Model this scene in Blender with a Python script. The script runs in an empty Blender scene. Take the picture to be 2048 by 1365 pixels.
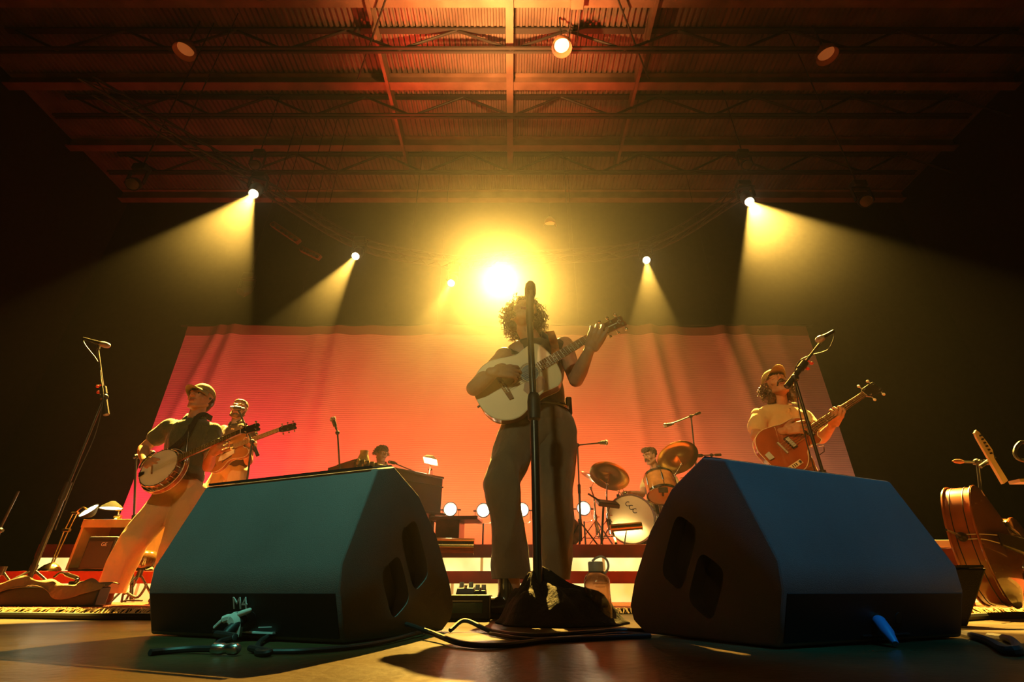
import bpy, bmesh, math, random
from mathutils import Vector, Matrix, Quaternion, noise
random.seed(7)
V = Vector
PI = math.pi
scene = bpy.context.scene
COL = scene.collection

# ---------------------------------------------------------------- camera
FPX, PITCH, CAMZ = 960.0, math.radians(27.6), 0.11
cam_data = bpy.data.cameras.new('camera')
cam_data.sensor_width = 36.0
cam_data.lens = FPX * 36.0 / 2048.0
cam_data.clip_start = 0.02
cam_data.clip_end = 100
cam = bpy.data.objects.new('camera', cam_data)
COL.objects.link(cam)
cam.location = (0, 0, CAMZ)
cam.rotation_euler = (PI / 2 + PITCH, 0, 0)
scene.camera = cam

# ---------------------------------------------------------------- world, exposure
world = bpy.data.worlds.new('world')
scene.world = world
world.use_nodes = True
world.node_tree.nodes['Background'].inputs[0].default_value = (0.012, 0.004, 0.002, 1)
world.node_tree.nodes['Background'].inputs[1].default_value = 0.12
# thin even stage haze fills the room
_wn = world.node_tree
_hv = _wn.nodes.new('ShaderNodeVolumeScatter')
_hv.inputs['Color'].default_value = (1, 0.97, 0.92, 1)
_geo = _wn.nodes.new('ShaderNodeNewGeometry')
_sep = _wn.nodes.new('ShaderNodeSeparateXYZ')
_wn.links.new(_geo.outputs['Position'], _sep.inputs[0])


def _rng(src, a, b, lo, hi):
    n = _wn.nodes.new('ShaderNodeMapRange')
    n.interpolation_type = 'SMOOTHSTEP'
    for i, v in zip((1, 2, 3, 4), (a, b, lo, hi)):
        n.inputs[i].default_value = v
    _wn.links.new(src, n.inputs[0])
    return n.outputs[0]


def _mth(op, a, b):
    n = _wn.nodes.new('ShaderNodeMath')
    n.operation = op
    for i, v in enumerate((a, b)):
        if isinstance(v, float):
            n.inputs[i].default_value = v
        elif v is not None:
            _wn.links.new(v, n.inputs[i])
    return n.outputs[0]


# the haze hangs thickest under the truss and along the middle of the stage, in drifting clouds
_nz = _wn.nodes.new('ShaderNodeTexNoise')
_nz.inputs['Scale'].default_value = 0.75
_nz.inputs['Detail'].default_value = 2
_wn.links.new(_geo.outputs['Position'], _nz.inputs['Vector'])
_hi = _rng(_sep.outputs[2], 3.2, 5.4, 0.0, 1.0)
_mid = _rng(_mth('ABSOLUTE', _sep.outputs[0], None), 0.8, 3.2, 1.0, 0.0)
_side = _rng(_mth('ABSOLUTE', _sep.outputs[0], None), 4.5, 7.0, 1.0, 0.15)
_d = _mth('MULTIPLY', _mth('MAXIMUM', _mth('MULTIPLY', _hi, _side), _mid), _rng(_nz.outputs[0], 0.3, 0.7, 0.55, 1.45))
_d = _mth('ADD', _mth('MULTIPLY', _mth('MULTIPLY', _d, _rng(_sep.outputs[1], 0.6, 4.6, 0.25, 1.0)), 0.0050), 0.0004)
_wn.links.new(_d, _hv.inputs['Density'])
world.cycles.volume_step_size = 0.7
_hv.inputs['Anisotropy'].default_value = 0.82
_wn.links.new(_hv.outputs[0], _wn.nodes['World Output'].inputs['Volume'])
scene.view_settings.view_transform = 'Standard'
scene.view_settings.look = 'None'
scene.view_settings.exposure = 0.0
scene.view_settings.gamma = 1.0
scene.view_settings.use_curve_mapping = False
cy = scene.cycles
cy.use_denoising = True
cy.max_bounces = 4
cy.diffuse_bounces = 2
cy.glossy_bounces = 3
cy.transmission_bounces = 4
cy.volume_bounces = 0
cy.volume_step_rate = 5
cy.transparent_max_bounces = 8
cy.caustics_reflective = False
cy.caustics_refractive = False
cy.sample_clamp_indirect = 4.0


def at(px, py, Y):
    """point of the place seen at (px, py), Y metres in front of the camera"""
    phi = math.atan((682.5 - py) / FPX) + PITCH
    dz = math.tan(phi) * Y
    depth = Y * math.cos(PITCH) + dz * math.sin(PITCH)
    return V(((px - 1024) / FPX * depth, Y, CAMZ + dz))


def light(name, kind, loc, target, power, color, **k):
    d = bpy.data.lights.new(name, kind)
    d.energy = power
    d.color = color
    for a, b in k.items():
        setattr(d, a, b)
    o = bpy.data.objects.new(name, d)
    COL.objects.link(o)
    o.location = loc
    if target is not None:
        o.rotation_euler = (V(target) - V(loc)).to_track_quat('-Z', 'Y').to_euler()
    return o


# ---------------------------------------------------------------- stage lighting
AMBER = (1.0, 0.57, 0.085)
# the six moving heads of the curved truss: (position, aim, full beam angle in degrees, power)
HEADS = []
for (px, py, Y, tx, ty, tY, ang, pw) in (
        (507, 388, 6.5, 405, 540, 5.3, 25, 38000),
        (711, 513, 8.3, 620, 640, 6.9, 17, 27000),
        (902, 567, 9.0, 850, 660, 7.7, 15, 11000),
        (1293, 521, 8.44, 1305, 650, 7.0, 16, 14000),
        (1499, 404, 6.68, 1590, 540, 5.5, 31, 35000)):
    HEADS.append((at(px, py, Y), at(tx, ty, tY), ang, pw))
KEY = (at(1003, 556, 8.9), V((0.0, 0.9, 0.2)), 27, 24000)
HEADS.append(KEY)
# backdrop wash: LED battens on the floor behind the risers
for (x, col, pw) in ((-7.4, (1.0, 0.03, 0.06), 45), (-5.4, (1.0, 0.035, 0.045), 60), (-3.3, (1.0, 0.07, 0.03), 60),
                     (-1.2, (1.0, 0.12, 0.03), 68), (0.9, (1.0, 0.125, 0.03), 66), (2.9, (1.0, 0.12, 0.035), 40),
                     (4.9, (1.0, 0.24, 0.10), 10), (6.8, (1.0, 0.32, 0.18), 7)):
    light('backdrop_wash', 'AREA', (x, 8.35, 0.3), (x * 1.02, 9.95, 2.6), pw, col, shape='RECTANGLE', size=1.6, size_y=0.15, spread=math.radians(105))
# uplights that paint the roof
light('roof_wash', 'SPOT', (-0.30, 5.2, 7.9), (-0.30, 5.0, 11), 3800, (1.0, 0.38, 0.10), spot_size=math.radians(120), spot_blend=1.0, shadow_soft_size=0.08)
light('roof_wash', 'SPOT', (-2.6, 7.6, 8.4), (-2.2, 7.0, 11), 330, (1.0, 0.04, 0.015), spot_size=math.radians(100), spot_blend=1.0, shadow_soft_size=0.08)
light('roof_wash', 'SPOT', (1.6, 7.2, 8.4), (1.4, 6.8, 11), 260, (1.0, 0.05, 0.015), spot_size=math.radians(100), spot_blend=1.0, shadow_soft_size=0.08)
# front of house: two steep cool washes over the stage edge, warm lights on the players
light('front_wash', 'SPOT', (-1.6, -1.9, 7.6), (-0.86, 1.5, 0.2), 1800, (0.15, 0.72, 0.52), spot_size=math.radians(11), spot_blend=0.6, shadow_soft_size=0.12)
light('front_wash', 'SPOT', (2.2, -1.9, 7.6), (1.06, 1.35, 0.2), 1400, (0.0, 0.36, 0.62), spot_size=math.radians(11), spot_blend=0.6, shadow_soft_size=0.12)
light('front_wash', 'SPOT', (-2.6, -6.0, 3.4), (0.13, 2.5, 1.12), 720, (0.72, 0.74, 0.36), spot_size=math.radians(15), spot_blend=0.8, shadow_soft_size=0.25)
light('front_wash', 'SPOT', (-1.0, -8.0, 4.6), (0.0, 4.2, 1.3), 100, (1.0, 0.50, 0.16), spot_size=math.radians(44), spot_blend=0.8, shadow_soft_size=0.25)
light('front_wash', 'SPOT', (-3.0, -4.5, 6.0), at(1560, 850, 3.7), 2300, (1.0, 0.48, 0.11), spot_size=math.radians(12), spot_blend=0.7, shadow_soft_size=0.12)
light('front_wash', 'SPOT', (1.5, -5.5, 5.4), at(400, 900, 3.9), 900, (1.0, 0.60, 0.22), spot_size=math.radians(17), spot_blend=0.7, shadow_soft_size=0.12)
light('front_wash', 'SPOT', (0.5, -3.0, 6.5), at(2000, 1080, 2.7), 260, (1.0, 0.40, 0.08), spot_size=math.radians(13), spot_blend=0.7, shadow_soft_size=0.12)
light('side_wash', 'SPOT', (-2.2, 1.0, 6.4), at(1310, 950, 6.5), 2400, (1.0, 0.62, 0.20), spot_size=math.radians(15), spot_blend=0.7, shadow_soft_size=0.1)
light('side_wash', 'SPOT', (-2.2, 0.5, 6.4), at(480, 880, 5.2), 500, (1.0, 0.62, 0.20), spot_size=math.radians(11), spot_blend=0.7, shadow_soft_size=0.1)


# ---------------------------------------------------------------- materials
def mat(name, color, rough=0.5, metal=0.0, var=0.0, vscale=8.0, bump=0.0, bscale=40.0, emit=0.0, emit_color=None,
        alpha=None, trans=0.0, coat=0.0, kind='noise', spec=0.5, sheen=0.0):
    m = bpy.data.materials.new(name)
    m.use_nodes = True
    nt = m.node_tree
    b = nt.nodes['Principled BSDF']
    b.inputs['Base Color'].default_value = (*color, 1)
    b.inputs['Roughness'].default_value = rough
    b.inputs['Metallic'].default_value = metal
    b.inputs['Specular IOR Level'].default_value = spec
    b.inputs['Transmission Weight'].default_value = trans
    b.inputs['Coat Weight'].default_value = coat
    b.inputs['Sheen Weight'].default_value = sheen
    if emit:
        b.inputs['Emission Color'].default_value = (*(emit_color or color), 1)
        b.inputs['Emission Strength'].default_value = emit
    tc = nt.nodes.new('ShaderNodeTexCoord')
    if var:
        n = nt.nodes.new('ShaderNodeTexNoise') if kind == 'noise' else nt.nodes.new('ShaderNodeTexWave')
        n.inputs['Scale'].default_value = vscale
        if kind == 'noise':
            n.inputs['Detail'].default_value = 5
        else:
            n.inputs['Distortion'].default_value = 6
            n.inputs['Detail'].default_value = 3
            n.inputs['Detail Scale'].default_value = 2
        nt.links.new(tc.outputs['Object'], n.inputs['Vector'])
        r = nt.nodes.new('ShaderNodeValToRGB')
        r.color_ramp.elements[0].position = 0.3
        r.color_ramp.elements[1].position = 0.7
        r.color_ramp.elements[0].color = (*[c * (1 - var) for c in color], 1)
        r.color_ramp.elements[1].color = (*[min(1, c * (1 + var)) for c in color], 1)
        nt.links.new(n.outputs[0] if kind == 'noise' else n.outputs['Fac'], r.inputs[0])
        nt.links.new(r.outputs[0], b.inputs['Base Color'])
    if bump:
        n2 = nt.nodes.new('ShaderNodeTexNoise')
        n2.inputs['Scale'].default_value = bscale
        n2.inputs['Detail'].default_value = 6
        nt.links.new(tc.outputs['Object'], n2.inputs['Vector'])
        bp = nt.nodes.new('ShaderNodeBump')
        bp.inputs['Strength'].default_value = bump
        bp.inputs['Distance'].default_value = 0.02
        nt.links.new(n2.outputs[0], bp.inputs['Height'])
        nt.links.new(bp.outputs[0], b.inputs['Normal'])
    return m


M = {}
M['black'] = mat('black_paint', (0.012, 0.012, 0.012), 0.45, bump=0.15, bscale=300)
M['rubber'] = mat('black_rubber', (0.010, 0.010, 0.011), 0.5)
M['cloth_black'] = mat('black_cloth', (0.020, 0.014, 0.010), 0.85, var=0.3, bump=0.4, bscale=60)
M['steel'] = mat('brushed_steel', (0.55, 0.53, 0.50), 0.28, 1.0, var=0.1)
M['chrome'] = mat('chrome', (0.75, 0.75, 0.74), 0.12, 1.0)
M['brass'] = mat('brass', (0.80, 0.52, 0.16), 0.22, 1.0, var=0.1)
M['dark_metal'] = mat('dark_metal', (0.05, 0.05, 0.052), 0.38, 0.7, var=0.2)
M['truss'] = mat('truss_metal', (0.030, 0.026, 0.022), 0.55, 0.3)
M['red_wood'] = mat('red_stained_board', (0.30, 0.030, 0.012), 0.42, var=0.25, vscale=5, kind='noise')
M['white_plastic'] = mat('white_plastic', (0.75, 0.73, 0.68), 0.4)
M['white_ink'] = mat('pale_print', (0.62, 0.66, 0.66), 0.6)


# ---------------------------------------------------------------- mesh building
def frame(d, up=V((0, 0, 1))):
    """three axes: d, side, up'"""
    d = V(d).normalized()
    s = d.cross(up)
    if s.length < 1e-5:
        s = d.cross(V((0, 1, 0)))
    s.normalize()
    return d, s, s.cross(d).normalized()


class MB:
    def __init__(self):
        self.bm = bmesh.new()

    def face(self, vs):
        try:
            return self.bm.faces.new(vs)
        except ValueError:
            return None

    def box(self, c, s, R=None):
        c = V(c)
        vs = []
        for x in (-.5, .5):
            for y in (-.5, .5):
                for z in (-.5, .5):
                    p = V((x * s[0], y * s[1], z * s[2]))
                    if R is not None:
                        p = R @ p
                    vs.append(self.bm.verts.new(c + p))
        for q in ((0, 1, 3, 2), (4, 6, 7, 5), (0, 4, 5, 1), (2, 3, 7, 6), (0, 2, 6, 4), (1, 5, 7, 3)):
            self.face([vs[i] for i in q])
        return self

    def bar(self, a, b, w, h, up=V((0, 0, 1))):
        a, b = V(a), V(b)
        d, s, u = frame(b - a, up)
        R = Matrix((s, d, u)).transposed()
        return self.box((a + b) / 2, (w, (b - a).length, h), R)

    def rings(self, rings, cap=True, closed=False):
        R = [[self.bm.verts.new(p) for p in r] for r in rings]
        n = len(R[0])
        m = len(R)
        for i in range(m if closed else m - 1):
            a, b = R[i], R[(i + 1) % m]
            for j in range(n):
                self.face((a[j], a[(j + 1) % n], b[(j + 1) % n], b[j]))
        if cap and not closed:
            self.face(list(reversed(R[0])))
            self.face(R[-1])
        return self

    def tube(self, pts, r, n=10, closed=False):
        pts = [V(p) for p in pts]
        m = len(pts)
        rr = r if isinstance(r, (list, tuple)) else [r] * m
        prev = None
        out = []
        for i, p in enumerate(pts):
            a = pts[max(i - 1, 0)] if not closed else pts[(i - 1) % m]
            b = pts[min(i + 1, m - 1)] if not closed else pts[(i + 1) % m]
            d = (b - a).normalized()
            if prev is None:
                s = d.cross(V((0.13, 0.21, 1)))
                if s.length < 1e-3:
                    s = d.cross(V((1, 0, 0)))
            else:
                s = prev - d * prev.dot(d)
            s.normalize()
            prev = s
            t = d.cross(s)
            out.append([p + (s * math.cos(2 * PI * k / n) + t * math.sin(2 * PI * k / n)) * rr[i] for k in range(n)])
        return self.rings(out, closed=closed)

    def cyl(self, a, b, r, r2=None, n=20):
        return self.tube([a, b], [r, r if r2 is None else r2], n)

    def lathe(self, prof, o, axis=V((0, 0, 1)), n=32, up=V((0.1, 1, 0.2)), cap=True):
        """prof: (radius, distance along axis) pairs"""
        d, s, t = frame(axis, up)
        o = V(o)
        out = [[o + d * h + (s * math.cos(2 * PI * k / n) + t * math.sin(2 * PI * k / n)) * max(r, 1e-4) for k in range(n)] for r, h in prof]
        return self.rings(out, cap=cap)

    def ell(self, c, r, R=None, nu=20, nv=14):
        c = V(c)
        if not hasattr(r, '__len__'):
            r = (r, r, r)
        out = []
        for i in range(nv + 1):
            a = -PI / 2 + PI * i / nv
            ring = []
            for j in range(nu):
                p = V((math.cos(a) * math.cos(2 * PI * j / nu) * r[0], math.cos(a) * math.sin(2 * PI * j / nu) * r[1], math.sin(a) * r[2]))
                ring.append(c + (R @ p if R is not None else p))
            out.append(ring)
        top, bot = out[-1], out[0]
        mid = out[1:-1]
        Rv = [[self.bm.verts.new(p) for p in q] for q in mid]
        b, t = self.bm.verts.new(sum(bot, V()) / nu), self.bm.verts.new(sum(top, V()) / nu)
        for i in range(len(Rv) - 1):
            for j in range(nu):
                self.face((Rv[i][j], Rv[i][(j + 1) % nu], Rv[i + 1][(j + 1) % nu], Rv[i + 1][j]))
        for j in range(nu):
            self.face((b, Rv[0][(j + 1) % nu], Rv[0][j]))
            self.face((t, Rv[-1][j], Rv[-1][(j + 1) % nu]))
        return self

    def cap(self, a, b, ra, rb, flat=1.0, axis=None, n=16):
        """round-ended tapered limb; flat < 1 squeezes it along axis"""
        a, b = V(a), V(b)
        d = b - a
        L = d.length
        if L < 1e-6:
            return self.ell(a, ra)
        d = d / L
        if axis is None:
            axis = V((0, 1, 0)) if abs(d.y) < 0.9 else V((1, 0, 0))
        t = V(axis) - d * V(axis).dot(d)
        t.normalize()
        s = d.cross(t)
        out = []
        k = 5
        for i in range(k + 1):
            an = PI / 2 * i / k
            out.append((-ra * math.cos(an), max(ra * math.sin(an), 1e-4)))
        for i in range(k + 1):
            an = PI / 2 * (1 - i / k)
            out.append((L + rb * math.cos(an), max(rb * math.sin(an), 1e-4)))
        rings = [[a + d * h + (s * math.cos(2 * PI * j / n) + t * (math.sin(2 * PI * j / n) * flat)) * r for j in range(n)] for h, r in out]
        return self.rings(rings)

    def prism(self, outline, o, ax, ay, az, depth):
        """outline in the (ax, ay) plane, extruded by depth along az"""
        o, ax, ay, az = V(o), V(ax), V(ay), V(az)
        lo = [o + ax * x + ay * y for x, y in outline]
        return self.rings([lo, [p + az * depth for p in lo]])

    def sheet(self, fn, nu, nv):
        g = [[self.bm.verts.new(fn(i / nu, j / nv)) for j in range(nv + 1)] for i in range(nu + 1)]
        for i in range(nu):
            for j in range(nv):
                self.face((g[i][j], g[i + 1][j], g[i + 1][j + 1], g[i][j + 1]))
        return self

    def build(self, name, m, parent=None, smooth=40, bevel=0, label=None, solid=0, voxel=0, relax=0, disp=None, seg=2):
        bmesh.ops.recalc_face_normals(self.bm, faces=self.bm.faces)
        me = bpy.data.meshes.new(name)
        self.bm.to_mesh(me)
        self.bm.free()
        me.materials.append(m)
        if voxel:
            me = remesh(me, voxel, relax, disp)
            me.materials.clear()
            me.materials.append(m)
        if smooth:
            for p in me.polygons:
                p.use_smooth = True
            if smooth < 180 and not voxel:
                me.set_sharp_from_angle(angle=math.radians(smooth))
        o = bpy.data.objects.new(name, me)
        COL.objects.link(o)
        if solid:
            md = o.modifiers.new('solid', 'SOLIDIFY')
            md.thickness = solid
            md.offset = 0
        if bevel:
            md = o.modifiers.new('bevel', 'BEVEL')
            md.width = bevel
            md.segments = seg
            md.limit_method = 'ANGLE'
        if parent is not None:
            o.parent = parent
            o.matrix_parent_inverse = world_matrix(parent).inverted()
        if label:
            o['label'] = label
        return o


def world_matrix(o):
    m = o.matrix_basis.copy()
    if o.parent is not None:
        m = world_matrix(o.parent) @ o.matrix_parent_inverse @ m
    return m


def remesh(me, voxel, relax, disp=None):
    me.name = 'tmp'
    o = bpy.data.objects.new('tmp', me)
    COL.objects.link(o)
    md = o.modifiers.new('r', 'REMESH')
    md.mode = 'VOXEL'
    md.voxel_size = voxel
    md.adaptivity = 0
    if relax:
        ms = o.modifiers.new('s', 'SMOOTH')
        ms.iterations = relax
        ms.factor = 0.5
    dg = bpy.context.evaluated_depsgraph_get()
    new = bpy.data.meshes.new_from_object(o.evaluated_get(dg))
    bpy.data.objects.remove(o)
    bpy.data.meshes.remove(me)
    if disp is not None:
        import numpy as np
        n = len(new.vertices)
        co = np.empty(n * 3)
        no = np.empty(n * 3)
        new.vertices.foreach_get('co', co)
        new.vertices.foreach_get('normal', no)
        co = co.reshape(-1, 3)
        no = no.reshape(-1, 3)
        for i in range(n):
            co[i] += no[i] * disp(co[i])
        new.vertices.foreach_set('co', co.ravel())
        new.update()
    return new


def cut_below(o, z):
    """open hem: removes everything of a mesh below the height z"""
    bm = bmesh.new()
    bm.from_mesh(o.data)
    bmesh.ops.bisect_plane(bm, geom=list(bm.verts) + list(bm.edges) + list(bm.faces), plane_co=(0, 0, z), plane_no=(0, 0, 1), clear_inner=True)
    bm.to_mesh(o.data)
    bm.free()


def thing(name, label, cat, loc=(0, 0, 0), group=None, rz=0):
    o = bpy.data.objects.new(name, None)
    COL.objects.link(o)
    o.empty_display_size = 0.1
    o.location = loc
    o.rotation_euler = (0, 0, rz)
    return tag(o, label, cat, group)


def tag(o, label, cat, group=None, kind=None):
    o['label'] = label
    o['category'] = cat
    if group:
        o['group'] = group
    if kind:
        o['kind'] = kind
    return o


def struct(o):
    o['kind'] = 'structure'
    return o


def copy_tree(o, parent=None):
    c = o.copy()
    COL.objects.link(c)
    if parent is not None:
        c.parent = parent
    for ch in list(o.children):
        copy_tree(ch, c)
    return c


def text_mesh(s, name, m, parent, o, ax, ay, size, depth=0.001, label=None, space=1.0, align='CENTER', bold=0.0):
    """raised lettering; o = centre of the text, ax reading direction, ay up"""
    cu = bpy.data.curves.new('tmp', 'FONT')
    cu.body = s
    cu.size = size
    cu.extrude = depth
    cu.offset = bold
    cu.space_character = space
    cu.align_x = align
    cu.align_y = 'CENTER'
    t = bpy.data.objects.new('tmp', cu)
    COL.objects.link(t)
    dg = bpy.context.evaluated_depsgraph_get()
    me = bpy.data.meshes.new_from_object(t.evaluated_get(dg))
    bpy.data.objects.remove(t)
    me.name = name
    ax, ay = V(ax).normalized(), V(ay).normalized()
    az = ax.cross(ay).normalized()
    R = Matrix((ax, ay, az)).transposed().to_4x4()
    R.translation = V(o)
    me.transform(R)
    me.materials.clear()
    me.materials.append(m)
    ob = bpy.data.objects.new(name, me)
    COL.objects.link(ob)
    ob.parent = parent
    ob.matrix_parent_inverse = world_matrix(parent).inverted()
    if label:
        ob['label'] = label
    return ob


def arc(pts, n=8):
    """smooth path through the points (Catmull-Rom)"""
    P = [V(p) for p in pts]
    P = [P[0] * 2 - P[1]] + P + [P[-1] * 2 - P[-2]]
    out = []
    for i in range(1, len(P) - 2):
        for k in range(n):
            t = k / n
            a, b, c, d = P[i - 1], P[i], P[i + 1], P[i + 2]
            out.append(0.5 * ((2 * b) + (c - a) * t + (2 * a - 5 * b + 4 * c - d) * t * t + (3 * b - a - 3 * c + d) * t ** 3))
    out.append(P[-2])
    return out


# ================================================================ THE SETTING
def floor_material():
    m = mat('stage_floor', (0.070, 0.046, 0.018), 0.34, var=0.55, vscale=2.5, bump=0.10, bscale=45)
    nt = m.node_tree
    b = nt.nodes['Principled BSDF']
    tc = [n for n in nt.nodes if n.type == 'TEX_COORD'][0]
    n = nt.nodes.new('ShaderNodeTexNoise')
    n.inputs['Scale'].default_value = 3
    n.inputs['Detail'].default_value = 8
    nt.links.new(tc.outputs['Object'], n.inputs['Vector'])
    mr = nt.nodes.new('ShaderNodeMapRange')
    b.inputs['Specular IOR Level'].default_value = 0.09
    mr.inputs['To Min'].default_value = 0.18
    mr.inputs['To Max'].default_value = 0.5
    nt.links.new(n.outputs[0], mr.inputs['Value'])
    nt.links.new(mr.outputs[0], b.inputs['Roughness'])
    return m


fl = MB().box((0, 4.5, -0.1), (24, 13, 0.2)).build('floor', floor_material())
struct(fl)
M['wall'] = mat('dark_drape_wall', (0.012, 0.008, 0.007), 0.9, var=0.3)
struct(MB().box((0, 11.4, 5.6), (24, 0.2, 11.3)).build('wall_back', M['wall']))
struct(MB().box((-12.1, 4.5, 5.6), (0.2, 14, 11.3)).build('wall_left', M['wall']))
struct(MB().box((12.1, 4.5, 5.6), (0.2, 14, 11.3)).build('wall_right', M['wall']))

# corrugated roof deck
RZ = 11.0
M['deck'] = mat('corrugated_steel_deck', (0.15, 0.105, 0.08), 0.45, 0.25, var=0.35, vscale=1.3, bump=0.2, bscale=14)
rb = MB()
prof = []
x = -12.2
while x < 12.2:
    prof += [(x, 0), (x + .040, 0), (x + .055, .055), (x + .110, .055)]
    x += 0.125
a = [rb.bm.verts.new((px, -2.0, RZ + pz)) for px, pz in prof]
b = [rb.bm.verts.new((px, 11.6, RZ + pz)) for px, pz in prof]
for i in range(len(prof) - 1):
    rb.face((a[i], a[i + 1], b[i + 1], b[i]))
struct(rb.build('ceiling', M['deck'], smooth=0, solid=0.01))

M['beam'] = mat('painted_steel_beam', (0.20, 0.12, 0.08), 0.45, 0.2, var=0.3, vscale=2, bump=0.1, bscale=30)
beam0 = None


def i_beam(a, b, w, h):
    mb = MB()
    a, b = V(a), V(b)
    mb.bar(a, b, w, 0.025)
    mb.bar(a + V((0, 0, h)), b + V((0, 0, h)), w, 0.025)
    mb.bar(a + V((0, 0, h / 2)), b + V((0, 0, h / 2)), 0.02, h)
    return mb


for (py, where) in ((4, 'nearest, running out at the top of the picture'), (172, 'second from the top, catching the orange light'),
                    (296, 'third from the top, red-lit at its left end'), (400, 'lowest and dimmest of the four, far over the backdrop')):
    Y = (RZ - 0.35 - CAMZ) / math.tan(math.atan((682.5 - py) / FPX) + PITCH)
    t = thing('roof_beam', 'long steel roof beam across the roof, ' + where, 'beam', (0, Y, RZ - 0.35), 'steel beams under the roof deck')
    mb = MB()
    mb.bar((-11.9, Y, RZ - .35), (11.9, Y, RZ - .35), 0.20, 0.03)
    mb.build('lower_flange', M['beam'], t)
    MB().bar((-11.9, Y, RZ - .18), (11.9, Y, RZ - .18), 0.02, 0.31).build('web', M['beam'], t)
    MB().bar((-11.9, Y, RZ - .03), (11.9, Y, RZ - .03), 0.20, 0.025).build('upper_flange', M['beam'], t)

# open-web joists between the beams
for (py, where) in ((100, 'between the two nearest roof beams'), (232, 'between the second and third roof beams'),
                    (345, 'between the third and lowest roof beams')):
    zc = RZ - 0.75
    Y = (zc - CAMZ) / math.tan(math.atan((682.5 - py) / FPX) + PITCH)
    t = thing('bar_joist', 'dark open-web steel joist with zigzag braces ' + where, 'joist', (0, Y, zc), 'open-web joists under the roof')
    for dy in (-.04, .04):
        MB().bar((-11, Y + dy, zc), (11, Y + dy, zc), 0.05, 0.05).build('bottom_chord', M['truss'], t)
    MB().bar((-11, Y, RZ - .05), (11, Y, RZ - .05), 0.12, 0.05).build('top_chord', M['truss'], t)
    k = 0
    x = -10.8
    while x < 10.8:
        MB().cyl((x, Y, zc if k % 2 else RZ - .05), (x + 1.2, Y, RZ - .05 if k % 2 else zc), 0.03, n=8).build('diagonal_brace', M['truss'], t)
        x += 1.2
        k += 1
# centre spine and side purlins that run front to back
for (x, w, lab) in ((-0.05, 0.16, 'broad flat steel spine running front to back under the roof centre'),
                    (-2.9, 0.07, 'slim steel purlin running front to back left of the roof centre'),
                    (2.9, 0.07, 'slim steel purlin running front to back right of the roof centre')):
    t = MB().box((x, 4.9, RZ - 0.42), (w, 10.0, 0.06)).box((x, 4.9, RZ - 0.24), (0.03, 10.0, 0.32)).build('roof_purlin', M['beam'])
    tag(t, lab, 'purlin')
# thin diagonal rods in plan under the deck
for i, (x0, x1, lab) in enumerate(((-1.9, -3.5, 'thin diagonal roof rod left of the spine'), (1.5, 3.1, 'thin diagonal roof rod right of the spine'))):
    t = MB().cyl((x0, 4.3, RZ - .55), (x1, 6.9, RZ - .55), 0.018, n=8).build('brace_rod', M['truss'])
    tag(t, lab, 'rod')
# junction box with conduit near the round lamp
t = thing('electrical_box', 'flat grey electrical box with two conduits under the roof', 'electrical box', (1.35, 5.05, RZ - .5))
MB().box((1.3, 5.15, RZ - .5), (0.26, 0.6, 0.10)).build('box', M['beam'], t, bevel=.01)
for dx in (-.09, .09):
    MB().cyl((1.3 + dx, 5.4, RZ - .45), (1.3 + dx, 6.3, RZ - .45), 0.014, n=8).build('conduit', M['steel'], t)
    MB().cyl((1.3 + dx, 4.2, RZ - .45), (1.3 + dx, 4.9, RZ - .45), 0.014, n=8).build('conduit', M['steel'], t)

# high-bay lamps
M['shade'] = mat('enamel_shade', (0.45, 0.20, 0.10), 0.35, 0.2)


def high_bay(px, py, z, lab, e, col, R=0.21):
    Y = (z - CAMZ) / math.tan(math.atan((682.5 - py) / FPX) + PITCH)
    p = at(px, py, Y)
    t = thing('high_bay_lamp', lab, 'lamp', p, 'round lamps under the roof')
    MB().lathe([(R, 0), (R * 1.02, .01), (R * .85, .16), (R * .45, .3), (R * .3, .33), (R * .25, .33), (R * .42, .28), (R * .8, .14), (R * .97, 0)], p, n=36, cap=False).build('shade', M['shade'], t)
    MB().lathe([(R * .72, .10), (R * .72, .115), (0.001, .12)], p, n=32).build('lens', mat('lamp_glass', (0.9, 0.8, 0.6), 0.4, emit=e, emit_color=col), t)
    MB().cyl(p + V((0, 0, .3)), (p.x, p.y, RZ - .02), .02, n=8).build('hanger', M['truss'], t)


high_bay(1124, 97, 9.9, 'round white high-bay lamp glowing brightly right of the roof spine', 2.2, (1.0, 0.62, 0.25))
high_bay(368, 104, 9.9, 'round dim orange high-bay lamp in the dark upper left', .16, (1.0, 0.30, 0.05))
high_bay(1655, 113, 9.9, 'round dim orange high-bay lamp in the dark upper right', .14, (1.0, 0.25, 0.05))
high_bay(1100, 452, 9.9, 'round amber high-bay lamp far back above the glaring spotlight', .30, (1.0, 0.40, 0.05), R=.2)

# ---------------------------------------------------------------- risers, backdrop, rug
R1Y, R2Y, R1Z, R2Z = 4.76, 5.55, 0.275, 0.56
M['panel'] = None


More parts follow.
